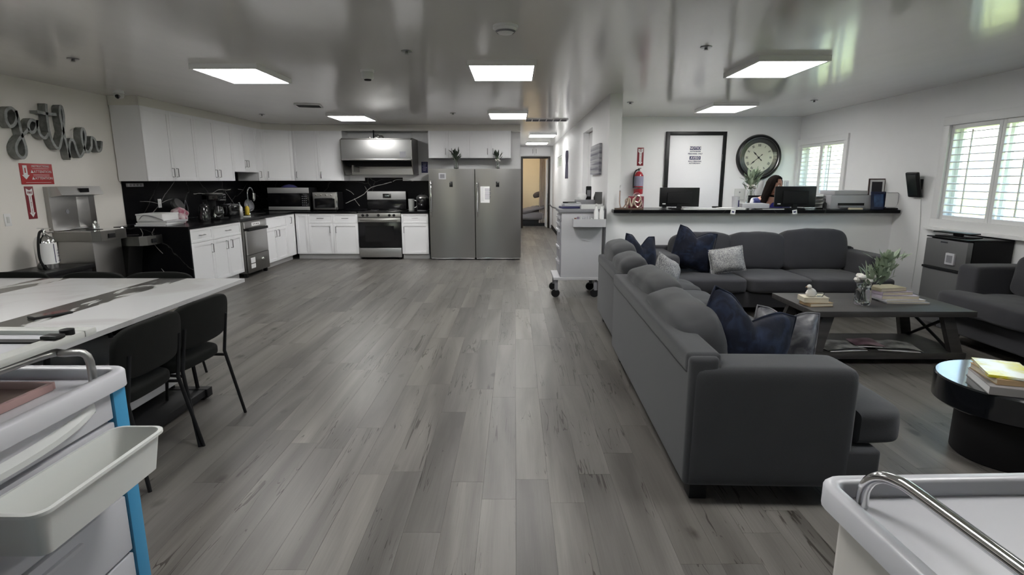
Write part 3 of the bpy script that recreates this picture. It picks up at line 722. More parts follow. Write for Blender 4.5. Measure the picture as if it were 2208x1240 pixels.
add('warning_sticker', G().box(.10, .24, -.0115, -.010, .21, .29), PAPER, t); add('warning_sticker', G().box(.10, .24, -.0115, -.010, .13, .195), PAPER, t)
add('foot', G().box(.02, .07, .03, .08, 0, .06), BLKM, t); add('foot', G().box(.67, .72, .03, .08, 0, .06), BLKM, t)

# ------------------------------------------------------------------ range
t = thing('kitchen_range', 'stainless steel freestanding range with black oven glass', 'range', (-2.882, 10.16, 0))
Wr = .79
add('body', G().box(.012, Wr-.012, .04, .72, .03, .855, .003), BLKM, t)
add('cooktop', G().box(0, Wr, .0, .73, .856, .888, .006), BLKG, t)
add('front_panel', G().box(.0, Wr, -.012, .04, .775, .855, .008), STEELH, t)
for xx in (.10, .18, .385, .585, .67):
    o = add('knob', G().lathe([(0, 0), (.026, 0), (.024, .022), (.012, .034), (0, .034)], 18), BLKG, t, loc=(xx, -.012, .815), rot=(PI/2, 0, 0))
od = add('oven_door', G().box(.004, Wr-.004, -.012, .04, .225, .765, .006), DKGLASS, t)
add('door_rail', G().box(.004, Wr-.004, -.020, .0, .69, .768, .006), STEELH, od)
add('handle', G().tube([(.06, -.02, .725), (.06, -.06, .725), (Wr-.06, -.06, .725), (Wr-.06, -.02, .725)], .012, 8), CHROME, od)
add('window', G().box(.13, Wr-.13, -.0135, -.012, .33, .62), BLKG, od)
add('storage_drawer', G().box(.004, Wr-.004, -.014, .04, .04, .215, .006), STEELH, t)
add('foot', G().box(.03, .07, .05, .1, 0, .03), BLKM, t); add('foot', G().box(Wr-.07, Wr-.03, .05, .1, 0, .03), BLKM, t)
bg = add('backguard', G().box(.02, Wr-.02, .66, .74, .888, 1.235, .008), BLKG, t)
add('backguard_panel', G().box(.02, Wr-.02, .648, .664, 1.075, 1.232, .006), BRST, bg)
add('display', G().box(.325, .485, .643, .649, 1.105, 1.19, .003), BLKG, bg)
add('clock_digits', G().text('12:46', .035, .405, 1.15, .642), mat('display_white', (.6, .7, .7), .4, emit=.15, var=0), bg)
for xx, yy, rr in ((.2, .2, .10), (.58, .2, .085), (.2, .48, .075), (.58, .48, .10)):
    add('burner_ring', G().lathe([(rr-.004, 0), (rr, 0), (rr, .0008), (rr-.004, .0008)], 32, c=(xx, yy, .888)), MGREY, t)

# hood
t = thing('range_hood', 'large stainless steel commercial range hood over the range', 'range hood', (-3.17, 10.28, 0))
Hw = 1.30
pf = [(0, 1.815), (.18, 1.545), (.66, 1.545), (.66, 2.20), (.10, 2.20), (0, 2.16)]     # side profile (y,z)
Msw = Matrix(((0, 1, 0, 0), (1, 0, 0, 0), (0, 0, 1, 0), (0, 0, 0, 1)))
add('side_panel', G().poly(pf, 0, .02, M=Msw), STEELD, t, smooth=0)
add('side_panel', G().poly(pf, Hw-.02, Hw, M=Msw), STEELD, t, smooth=0)
add('front_panel', G().box(.02, Hw-.02, -.004, .012, 1.825, 2.165, .002), HOODM, t)
add('front_lip', G().box(.02, Hw-.02, -.012, .05, 1.80, 1.825, .003), STEELH, t)
add('top_panel', G().box(.02, Hw-.02, .01, .66, 2.165, 2.19, .002), STEELD, t)
add('back_panel', G().box(.02, Hw-.02, .60, .655, 1.55, 2.165), STEELH, t)
add('filter_bank', G().box(.02, Hw-.02, .30, .60, 1.70, 1.80), BLKM, t, smooth=0)
add('light_bar', G().box(.14, .17, .2, .59, 1.60, 1.72), STEELD, t)
add('rating_plate', G().box(Hw-.22, Hw-.11, -.008, -.004, 1.85, 1.955), MGREY, t)
# suppression valve and pipe on top of the hood
t = thing('fire_suppression_valve', 'chrome suppression valve and black pipe on top of the range hood', 'valve', (-2.55, 10.5, 2.192))
add('body', G().lathe([(0, 0), (.04, 0), (.045, .03), (.03, .06), (.04, .08), (0, .09)], 18), CHROME, t)
add('elbow', G().tube([(.02, 0, .05), (.10, 0, .05), (.12, 0, .03), (.12, 0, 0)], .018), CHROME, t)
add('pipe', G().tube([(-.06, .02, 0), (-.06, .02, .155)], .014), BLKM, t); add('cap', G().lathe([(0, .0), (.022, .0), (.022, .035), (0, .04)], 12, c=(-.13, 0, 0)), CHROME, t)
t = one('conduit', G().tube([(-1.98, 10.9, 2.192), (-1.98, 10.9, 2.344)], .008), SHUT, 'thin white conduit rising from the right of the hood', 'pipe')

# ------------------------------------------------------------------ the two tall fridges
def tall_fridge(x, label):
    t = thing('upright_fridge', label, 'fridge', (x, 10.10, 0), group='tall stainless upright fridges')
    w, h = .828, 1.645
    add('body', G().box(.004, w-.004, .06, .80, .04, h-.004, .004), STEELD, t)
    g = G()                                                  # slightly bowed door
    n = 10; pts = [(w*i/n, -.028*(1-(2*i/n-1)**2)) for i in range(n+1)]
    pts = [(min(max(a, .003), w-.003), b_) for a, b_ in pts] + [(w-.003, .055), (.003, .055)]
    g.prism(pts, .045, h); add('door', g, STEEL, t, smooth=30)
    add('toe_grille', G().box(.01, w-.01, .02, .06, .012, .043, .003), CHROME, t)
    add('foot', G().box(.03, .08, .08, .13, 0, .04), BLKM, t); add('foot', G().box(w-.08, w-.03, .08, .13, 0, .04), BLKM, t)
    pts = [(.042, .0-.01, .80), (.042, -.045, .83), (.042, -.062, .98), (.042, -.068, 1.12), (.042, -.062, 1.26), (.042, -.045, 1.40), (.042, -.01, 1.425)]
    add('handle', G().tube(smoothpath(pts, 4), .012, 8), CHROME, t)
    add('display', G().box(.375, .435, -.032, -.026, 1.325, 1.42, .003), BLKG, t)
    return t
f1 = tall_fridge(-1.553, 'tall stainless fridge on the left with a small framed clock on its door')
f2 = tall_fridge(-.717, 'tall stainless fridge on the right with a paper sheet on its door')
t = thing('framed_thermometer', 'small white framed display stuck high on the left fridge door', 'display', (-1.30, 10.078, 1.515))
add('frame', G().box(-.065, .065, -.014, 0, -.055, .055, .003), PLW, t); add('screen', G().box(-.040, .040, -.016, -.013, -.032, .036), MGREY, t)
t = thing('printed_sheet', 'white printed paper sheet taped to the right fridge door', 'paper', (-.513, 10.078, 1.19))
add('sheet', G().box(-.108, .108, -.002, 0, -.145, .145), PAPER, t, smooth=0)
g = G()
for i in range(9):
    z = .10-i*.022; g.box(-.03, .09-(i % 3)*.015, -.0028, -.002, z-.004, z+.003)
for i in range(10): g.box(-.095, -.05, -.0028, -.002, .115-i*.024, .118-i*.024)
add('printing', g, INK, t, smooth=0)
def vase(label, x, y, z, s, gm, nl, seed, neck=.03, leafL=.10, white=True, name='flower_vase', spread=1.0, body_h=.14, sway=0):
    t = thing(name, label, 'vase', (x, y, z)); rnd = random.Random(seed)
    prof = [(0, 0), (.038, 0), (.044, .02), (.040, .08), (neck, body_h*.85), (neck+.008, body_h), (neck+.003, body_h), (neck-.004, body_h*.86), (.034, .08), (.036, .02), (0, .008)]
    add('vase_body', G().lathe([(r*s, zz*s) for r, zz in prof], 20), GLASSV, t)
    ml = G(); n = 5
    L = leafL*s; rows = [[(-.0*L, 0, 0)]*2]
    vs = []
    for i in range(n+1):
        u = i/n; ww = math.sin(PI*min(1, u*1.02))**.8*.20*L if 0 < i < n else .004
        vs.append([ml.bm.verts.new((-ww, .10*L*math.sin(u*2), L*u)), ml.bm.verts.new((0, .10*L*math.sin(u*2)-.05*L*math.sin(PI*u), L*u)), ml.bm.verts.new((ww, .10*L*math.sin(u*2), L*u))])
    for A, B in zip(vs, vs[1:]):
        for k in range(2): ml.bm.faces.new([A[k], A[k+1], B[k+1], B[k]])
    lm = ml.mesh('leaf', gm, 60)
    for i in range(nl):
        a = rnd.uniform(0, 2*PI); tilt = rnd.uniform(.15, 1.15)*spread; r0 = rnd.uniform(0, .06)*s*spread; hh = (body_h+rnd.uniform(.0, .15))*s
        sc = rnd.uniform(.65, 1.15)
        o = add('leaf', lm, gm, t, loc=(math.cos(a)*r0+sway*hh, math.sin(a)*r0, hh), rot=(tilt, 0, a+PI/2)); o.scale = (sc, sc, sc)
    for i in range(7):
        a = i*.9+seed; o = add('stem', G().tube([(math.cos(a)*.02*s, math.sin(a)*.02*s, .012*s), (math.cos(a+2)*.012*s, math.sin(a+2)*.012*s, body_h*s), (math.cos(a)*.035*s*spread+sway*.2*s, math.sin(a)*.035*s, (body_h+.10)*s)], .0022, 5), GREEN, t)
    if white:
        for i in range(6):
            a = i*1.1+seed; q = G().lathe([(0, 0), (.012*s, .004*s), (.021*s, .018*s), (.016*s, .030*s), (0, .026*s)], 8)
            add('flower', q, WHITEF, t, loc=(math.cos(a)*.035*s, math.sin(a)*.03*s, (body_h+.005+.02*(i % 2))*s))
    return t
vase('glass vase with dark foliage on top of the left tall fridge', -1.085, 10.42, 1.647, 1.02, GREEND, 34, 1, leafL=.12, white=False, spread=1.0)
vase('bud vase with white flowers on top of the right tall fridge', -.32, 10.42, 1.647, .92, GREEND, 22, 4, neck=.016, leafL=.13)
t = thing('wall_poster', 'small navy blue text poster on the wall beside the hood', 'poster', (-1.752, 10.949, 1.69))
add('sheet', G().box(-.062, .062, -.003, 0, -.105, .105), INK, t, smooth=0); g = G()
for i in range(6): g.box(-.04+.01*(i % 2), .045-.012*(i % 3), -.0045, -.003, .075-i*.028, .085-i*.028)
add('lettering', g, mat('poster_print', (.35, .35, .50), .5), t, smooth=0)

# ------------------------------------------------------------------ things on the worktops
CT = BT+.037
t = thing('microwave_oven', 'large steel fronted microwave in the kitchen corner', 'microwave', (-4.62, 10.43, CT))
mw, mh = .77, .425
add('body', G().box(0, mw, .02, .45, .015, mh, .008), BLKM, t); add('door_glass', G().box(.0, mw-.17, 0, .02, .075, mh-.10, .004), DKGLASS, t)
add('top_rail', G().box(0, mw, -.006, .02, mh-.10, mh, .006), BRST, t); add('bottom_rail', G().box(0, mw, -.006, .02, .012, .075, .006), BRST, t)
add('keypad', G().box(mw-.168, mw-.004, .0, .02, .078, mh-.102, .004), BLKG, t)
g = G(); [g.box(mw-.135+.035*i, mw-.115+.035*i, -.001, 0, .10+.04*j, .112+.04*j) for i in range(3) for j in range(5)]
add('key', g, MGREY, t, smooth=0); add('foot', G().box(.03, .07, .05, .09, 0, .015), BLKM, t); add('foot', G().box(mw-.07, mw-.03, .05, .09, 0, .015), BLKM, t)
one('plastic_lid', G().lathe([(.15, 0), (.155, .004), (.14, .016), (.09, .045), (.02, .058), (0, .06)], 28), mat('blue_tinted_plastic', (.06, .06, .16), .25), 'dark blue domed plastic lid on top of the microwave', 'lid', (-4.28, 10.62, CT+.427))
t = thing('toaster_oven', 'steel and black toaster oven between microwave and range', 'toaster oven', (-3.78, 10.42, CT))
tw, th = .46, .34
add('body', G().box(0, tw, .02, .36, .02, th, .01), BLKM, t); add('front_frame', G().box(0, tw-.0, 0, .02, .02, th, .006), STEELH, t)
add('door_glass', G().box(.035, tw-.05, -.006, .0, .055, .225, .003), DKGLASS, t)
add('handle', G().tube([(.06, 0, .235), (.06, -.035, .235), (tw-.08, -.035, .235), (tw-.08, 0, .235)], .009), CHROME, t)
for i in range(4): add('knob', G().lathe([(0, 0), (.017, 0), (.015, .018), (0, .020)], 14), CHROME, t, loc=(.07+.095*i, 0, .29), rot=(PI/2, 0, 0))
add('side_edge', G().box(tw-.022, tw+.004, -.006, .03, .02, th+.003, .004), CHROME, t)
for xx in (.04, tw-.06): add('foot', G().box(xx, xx+.03, .04, .08, 0, .02), BLKM, t)
t = thing('water_pitcher', 'tall clear water pitcher on the worktop right of the range', 'pitcher', (-1.96, 10.55, CT))
add('jug', G().lathe([(0, 0), (.05, 0), (.052, .01), (.058, .215), (.055, .215), (.048, .012), (0, .008)], 24), mat('frosted_plastic', (.62, .64, .62), .3, trans=.3), t)
add('handle', G().tube(smoothpath([(.055, 0, .19), (.10, 0, .17), (.10, 0, .08), (.054, 0, .05)], 4), .008), PLG, t)
t = thing('rice_cooker', 'black pot shaped cooker with steel lid beside the fridge', 'cooker', (-1.745, 10.52, CT))
add('pot', G().lathe([(0, .012), (.10, .012), (.112, .03), (.115, .20), (.108, .225), (0, .225)], 28), BLKG, t)
add('lid', G().lathe([(.112, .226), (.118, .235), (.10, .27), (.05, .295), (0, .30)], 28), STEELH, t); add('knob', G().lathe([(0, .30), (.02, .302), (.022, .325), (0, .33)], 14), BLKM, t)
add('indicator', G().box(-.01, .01, -.119, -.113, .10, .125), PLW, t); add('base', G().lathe([(0, 0), (.10, 0), (.10, .012), (0, .012)], 24), MGREY, t)
# left run: paper stack, cloth, kettle, coffee maker, toaster, soaps, faucet
t = thing('document_box', 'flat white carton on top of a stack of binders at the near worktop end', 'box', (-4.50, 7.02, CT+.065), 4)
add('carton', G().box(-.20, .11, -.16, .22, 0, .085, .004), PAPER, t); add('lid_flap', G().box(-.205, .115, -.165, .225, .07, .088, .002), PAPER, t)
for i in range(3):
    t = thing('binder', 'grey ring binder lying under the white carton, %s of three' % ('lowest', 'middle', 'uppermost')[i], 'binder', (-4.48+.01*i, 7.0+.015*i, CT+.021*i), 3-4*i)
    add('cover', G().box(-.24, .15, -.16, .24, 0, .020, .003), (LGREY, PAPER, LGREY)[i], t); add('pages', G().box(-.235, .135, -.163, -.155, .004, .016), PAPER, t)
one('phone_cable', G().tube(smoothpath([(-4.66, 6.852, CT+.08), (-4.60, 6.848, CT+.135), (-4.48, 6.85, CT+.12), (-4.36, 6.853, CT+.075)], 5), .005), MGREY, 'dark cable looped over the front of the white carton', 'cable')
t = thing('dish_towel', 'crumpled pink and white dish towel beside the black fan', 'towel', (-4.50, 7.46, CT+.03))
add('cloth', G().puff(.16, .22, .15, n=2.6, wr=.075, seed=5, cuts=14), two_tone('pink_stripe_cloth', (.35, .10, .15), (.60, .50, .52), 12, .42, .56, rough=.9), t)
t = thing('desk_fan', 'small black round fan on the worktop behind the towel', 'fan', (-4.72, 7.78, CT))
add('base', G().lathe([(0, 0), (.07, 0), (.065, .02), (.02, .03), (.018, .14), (0, .14)], 18), BLKM, t)
add('cage', G().lathe([(0, -.04), (.09, -.035), (.105, 0), (.09, .035), (0, .045)], 24, M=Matrix.Translation((0, -.0, .22)) @ Matrix.Rotation(R(60), 4, 'Y')), mat('smoked_cage', (.06, .06, .06), .3), t)
add('cord', G().tube(smoothpath([(.02, .06, .03), (.04, .10, .22), (.02, .16, .28), (.02, .20, .15), (.0, .18, .02)], 5), .004), MGREY, t)
t = thing('kettle', 'black and steel electric kettle at the worktop edge', 'kettle', (-4.33, 7.72, CT))
add('body', G().lathe([(0, .01), (.075, .01), (.078, .04), (.060, .19), (.05, .21), (0, .215)], 24), BLKG, t); add('base', G().lathe([(0, 0), (.08, 0), (.08, .012), (0, .012)], 24), BLKM, t)
add('lid', G().lathe([(.05, .21), (.035, .235), (.012, .24), (.014, .26), (0, .262)], 18), BLKM, t)
add('handle', G().tube(smoothpath([(0, .05, .20), (0, .13, .21), (0, .14, .10), (0, .072, .05)], 5), .012), BLKM, t)
t = thing('coffee_maker', 'black drip coffee maker with a glass carafe on the left worktop', 'coffee maker', (-4.40, 8.15, CT), 90)
add('base', G().box(-.12, .12, -.13, .13, 0, .03, .01), BLKM, t); add('tower', G().box(-.12, .12, .04, .13, .03, .36, .01), BLKM, t)
add('brew_head', G().box(-.12, .12, -.12, .13, .27, .37, .02), BLKG, t); add('top_lid', G().box(-.09, .09, -.09, .08, .37, .38, .004), STEELH, t)
add('carafe', G().lathe([(0, 0), (.06, 0), (.078, .05), (.07, .11), (.05, .16), (.045, .16), (.06, .11), (.07, .05), (0, .006)], 24, c=(0, -.045, .035)), GLASSV, t)
add('carafe_handle', G().tube(smoothpath([(.0, -.09, .185), (0, -.16, .18), (0, -.16, .08), (0, -.115, .07)], 4), .009), BLKM, t)
add('warmer_ring', G().lathe([(.07, .03), (.075, .033), (.07, .036)], 24, c=(0, -.045, 0)), CHROME, t)
t = thing('toaster', 'glossy black toaster between coffee maker and soap bottles', 'toaster', (-4.45, 8.66, CT), 90)
add('shell', G().box(-.15, .15, -.09, .09, .01, .20, .035, 3), BLKG, t); add('slot', G().box(-.12, .12, -.035, -.015, .199, .202), MGREY, t); add('slot', G().box(-.12, .12, .015, .035, .199, .202), MGREY, t)
add('lever', G().box(.15, .17, -.02, .02, .12, .14, .004), CHROME, t); add('base', G().box(-.14, .14, -.08, .08, 0, .012), BLKM, t)
def bottle(label, x, y, prof, m, capm, pump=False, z=None, cat='bottle', name='bottle', tag_=None):
    t = thing(name, label, cat, (x, y, CT if z is None else z)); add('bottle_body', G().lathe(prof, 18), m, t); top = prof[-2][1]
    if pump:
        add('pump', G().tube([(0, 0, top), (0, 0, top+.045), (.0, -.035, top+.043)], .006), capm, t); add('collar', G().lathe([(.015, top-.002), (.015, top+.012), (0, top+.012)], 12), capm, t)
    else: add('cap', G().lathe([(.014, top-.002), (.014, top+.03), (0, top+.03)], 12), capm, t)
    if tag_: add('front_label', G().lathe([(prof[2][0]+.0008, prof[2][1]+.02), (prof[2][0]+.0008, prof[2][1]+.08)], 18), tag_, t)
    return t
PB = [(0, 0), (.034, 0), (.036, .01), (.036, .12), (.014, .15), (0, .15)]
bottle('clear soap dispenser bottle with silver label on the left worktop', -4.42, 8.93, [(a*1.15, b_*1.1) for a, b_ in PB], mat('steel_look', (.5, .5, .5), .25, .6), PLW, True)
bottle('bright yellow dish soap bottle beside the soap dispenser', -4.40, 9.12, PB, mat('yellow_soap', (.55, .40, .03), .3), PLW, tag_=None)
one('sponge', G().box(-.05, .05, -.035, .035, 0, .025, .006), PLG, 'pale sponge by the black toaster at the worktop edge', 'sponge', (-4.12, 8.52, CT), 20)
t = thing('kitchen_faucet', 'tall arched spring faucet over the sink', 'faucet', (-4.40, 9.18, CT), 90)
add('base', G().lathe([(0, 0), (.028, 0), (.024, .02), (.016, .03), (.016, .10), (0, .10)], 16), CHROME, t)
pts = [(0, 0, .08), (0, 0, .30)] + [(a, 0, b_) for a, b_ in arc(.10, .34, .10, 180, 10, 10)]
g = G().tube(smoothpath(pts, 3), .010, 8)
add('spout', g, CHROME, t); add('spray_head', G().lathe([(0, 0), (.018, 0), (.022, .04), (.013, .13), (0, .135)], 14, c=(.203, 0, .22)), CHROME, t)
add('lever', G().tube([(0, -.012, .07), (.06, -.03, .10)], .006), CHROME, t)
t = thing('sink_basin', 'undermount steel sink basin behind the faucet', 'sink', (-4.55, 9.38, CT), 90)
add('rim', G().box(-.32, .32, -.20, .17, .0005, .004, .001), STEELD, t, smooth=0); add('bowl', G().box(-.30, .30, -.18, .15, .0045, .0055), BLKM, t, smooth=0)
t = thing('mesh_strainer', 'round steel mesh strainer leaning behind the faucet', 'strainer', (-4.74, 9.92, CT+.12), 70, rx=-12)
add('rim', G().lathe([(.105, 0), (.11, .004), (.105, .008), (.10, .004), (.105, 0)], 28, M=Matrix.Rotation(PI/2, 4, 'X')), CHROME, t); add('mesh', G().lathe([(.10, 0), (.085, .025), (.05, .04), (0, .045)], 24, M=Matrix.Rotation(-PI/2, 4, 'X')), MGREY, t)
add('handle', G().tube([(0, 0, -.10), (0, .01, -.115)], .006), CHROME, t)
# ------------------------------------------------------------------ left wall: sign, notices, fountain
def wl_(name, label, cat, y, z, out=0.0): return thing(name, label, cat, (XL+out, y, z), 90)
t = wl_('metal_word_sign', 'large grey metal cursive word sign reading gather on the left wall', 'sign', 5.44, 1.9)
ZS = [  # strokes traced in (u,z) with u along the wall and z relative to the sign's base
 [(.165,.205),(.12,.235),(.06,.20),(.045,.12),(.075,.06),(.13,.085),(.165,.15),(.17,.215),(.185,.10),(.195,-.02),(.215,-.12),(.205,-.20),(.16,-.235),(.11,-.20),(.105,-.13),(.15,-.06),(.22,.0),(.285,.055)],
 [(.385,.135),(.33,.145),(.285,.09),(.295,.03),(.34,.03),(.385,.09),(.40,.15),(.395,.07),(.42,.0),(.47,-.02),(.52,.03)],
 [(.545,.33),(.535,.22),(.53,.10),(.54,-.01),(.58,-.10),(.63,-.115),(.675,-.03)],
 [(.42,.235),(.50,.23),(.58,.23),(.66,.235)],
 [(.675,-.03),(.73,.10),(.755,.24),(.745,.325),(.715,.30),(.71,.18),(.725,.02),(.745,-.12),(.755,-.22),(.76,-.12),(.80,-.02),(.845,-.03),(.865,-.12),(.90,-.195),(.96,-.15)],
 [(.96,-.15),(1.0,-.06),(1.03,.05),(1.01,.12),(.975,.08),(.97,-.03),(1.0,-.12),(1.05,-.13),(1.10,-.07)],
 [(1.10,-.07),(1.115,.02),(1.135,.03),(1.17,.0),(1.175,-.07),(1.20,-.12),(1.245,-.09),(1.27,.0)]]
for s_ in ZS:
    q = smoothpath([(a, 0, b_) for a, b_ in s_], 5)
    o = add('letter_stroke', G().ribbon([(v.x, v.z) for v in q], .030, -.085, -.006), GALV, t, smooth=60)
t = wl_('red_notice_sign', 'wide red attention sign with a white arrow on the left wall', 'sign', 5.83, 1.51, .001)
add('plate', G().box(-.20, .20, -.004, 0, -.105, .105, .002), RED, t)
add('arrow', G().poly([(-.165, .085), (-.115, .085), (-.115, -.01), (-.095, -.01), (-.14, -.055), (-.185, -.01), (-.165, -.01)], -.0055, -.004), PAPER, t, smooth=0)
g = G().text('INSTRUCTIONS', .030, .05, .078, -.0055); g.text('\u25B2ATTENTION', .038, .05, .022, -.0055); g.text('\u25B2ATTENTION', .038, .055, -.045, -.0055)
for z_ in (.053, -.008, -.022): g.box(-.05, .15, -.0052, -.004, z_, z_+.003)
g.box(-.15, .16, -.0052, -.004, -.088, -.085)
add('lettering', g, PAPER, t, smooth=0); add('arrow_inset', G().box(-.147, -.133, -.0062, -.0054, .01, .06), RED, t, smooth=0)
def fire_arrow(label, loc, rz, w=.105, h=.33):
    t = thing('fire_extinguisher_sign', label, 'sign', loc, rz)
    add('plate', G().box(-w/2, w/2, -.003, 0, -h/2, h/2, .001), DRED, t)
    k = w/.105; q = h/.33
    pts = [(-.038, .145), (.0, .125), (.038, .145), (.038, .085), (.018, .07), (.018, -.10), (.034, -.10), (0, -.148), (-.034, -.10), (-.018, -.10), (-.018, .07), (-.038, .085)]
    add('arrow', G().poly([(a*k, b_*q) for a, b_ in pts], -.0042, -.003), PAPER, t, smooth=0)
    g = G().text('FIRE', .030*k, 0, .102*q, -.0052, bold=.0006)
    for i, ch in enumerate('EXTINGUISHER'): g.text(ch, .0165*k, 0, (.062-.0152*i)*q, -.0052)
    add('lettering', g, DRED, t, smooth=0); return t
fire_arrow('tall narrow red sign with white down arrow above the silver extinguisher', (XL+.001, 5.70, 1.22), 90)
fire_arrow('red sign with white down arrow on the office back wall', (2.06, 9.318, 1.825), 0, .105, .29)
outlet('white rocker light switch low on the left wall', XL+.001, 5.405, 1.065, 90, sw=True)
# bottle filler back panel + fountains
t = wl_('bottle_filler', 'stainless steel bottle filling station mounted on the left wall', 'water dispenser', 5.87, .91, .0)
add('back_panel', G().box(0, .64, -.05, 0, 0, .47, .006), STEEL, t)
add('head', G().poly([(-.05, .36), (-.17, .38), (-.13, .47), (-.05, .47)], 0.03, .64, M=Matrix(((0, 1, 0, 0), (1, 0, 0, 0), (0, 0, 1, 0), (0, 0, 0, 1)))), STEELH, t, smooth=0)
add('sensor_window', G().box(.30, .43, -.162, -.140, .405, .45), BLKG, t)
add('niche_panel', G().box(.36, .54, -.056, -.05, .02, .355, .002), STEELH, t)
add('emblem', G().lathe([(0, 0), (.025, 0), (.025, .003), (0, .003)], 20, M=Matrix.Translation((.22, -.05, .20)) @ Matrix.Rotation(PI/2, 4, 'X')), MGREY, t)
def fountain(label, y, z, w, d, skirt):
    t = wl_('drinking_fountain', label, 'drinking fountain', y, 0)
    n = 12; pts = [(0, 0), (w, 0)] + [(w/2+w/2*math.cos(a*PI/n), -d+.10*1-.10*math.sin(a*PI/n)-.0) for a in range(0, n+1)]
    outer = [(0, 0), (0, -d+.08), (.05, -d+.015), (w/2, -d), (w-.05, -d+.015), (w, -d+.08), (w, 0)]
    add('basin', G().prism(outer, z-.11, z-.004), STEELD, t, smooth=0)
    add('rim', G().prism([(a*.985+.003, b_*.99-.003) for a, b_ in outer], z-.004, z), CHROME, t, smooth=0)
    add('drain', G().lathe([(0, 0), (.07, 0), (.08, .002), (0, .002)], 20, c=(w*.5, -d*.55, z)), BLKM, t)
    add('bubbler', G().tube(smoothpath([(w*.82, -.16, z), (w*.82, -.16, z+.06), (w*.75, -.20, z+.075)], 3), .014), CHROME, t)
    add('guard', G().box(w*.83, w*.86, -.20, -.13, z, z+.055, .004), CHROME, t)
    add('skirt', G().poly([(-.02, z-.111), (-d*.62, z-.111), (-d*.48, skirt), (-.02, skirt)], .06, w-.06, M=Matrix(((0, 1, 0, 0), (1, 0, 0, 0), (0, 0, 1, 0), (0, 0, 0, 1)))), STEEL, t, smooth=0)
    if skirt > .2: add('housing', G().box(.03, w-.03, -d+.10, -.01, .06, z-.112, .006), STEEL, t)
    add('push_bar', G().box(w*.30, w*.50, -d-.004, -d+.012, z-.085, z-.035, .003), BLKM, t)
fountain('higher drinking fountain basin below the bottle filler', 5.90, .905, .50, .50, .25)
fountain('lower drinking fountain basin beside the black marble', 6.41, .80, .38, .66, .14)
# silver extinguisher on a black bench
t = thing('low_bench', 'low black side table under the silver extinguisher', 'side table', (-4.76, 5.33, 0), 90)
add('tabletop', G().box(-.62, .50, -.26, .20, .53, .57, .006), BLK, t); add('shelf', G().box(-.58, .46, -.22, .18, .2, .22, .003), BLKM, t)
for xx in (-.58, .42):
    for yy in (-.22, .14): add('leg', G().box(xx, xx+.04, yy, yy+.04, 0, .53, .003), BLKM, t)
add('apron', G().box(-.60, .48, -.24, .18, .44, .53, .004), BLKM, t)
t = thing('silver_fire_extinguisher', 'polished silver fire extinguisher with a paper label on the black side table', 'fire extinguisher', (-4.72, 5.50, .571), 90)
add('cylinder', G().lathe([(0, 0), (.085, 0), (.09, .01), (.09, .27), (.075, .31), (.04, .335), (.02, .345), (0, .345)], 28), CHROME, t)
g = G().lathe([(.0912, .05), (.0912, .26)], 28); 
bmesh.ops.delete(g.bm, geom=[f for f in g.bm.faces if f.calc_center_median().y > .0 ], context='FACES')
add('label_sheet', g, PAPER, t)
add('label_print', G().box(-.012, -.006, -.094, -.0915, .06, .25).box(.01, .055, -.086, -.083, .075, .08).box(.01, .05, -.088, -.085, .12, .125).box(.01, .05, -.088, -.085, .15, .154).box(.01, .05, -.088, -.085, .18, .184), INK, t, smooth=0)
add('valve', G().lathe([(.02, .34), (.022, .37), (.012, .40), (0, .40)], 12), CHROME, t)
add('lever', G().box(-.012, .012, -.09, .05, .40, .408, .002), CHROME, t); add('carry_handle', G().tube([(0, .0, .375), (0, -.05, .36), (0, -.10, .37)], .008), CHROME, t)
add('hose', G().tube(smoothpath([(-.01, 0, .38), (-.07, -.02, .36), (-.115, -.03, .25), (-.12, -.03, .10), (-.085, -.05, .0)], 5), .012), BLKM, t)
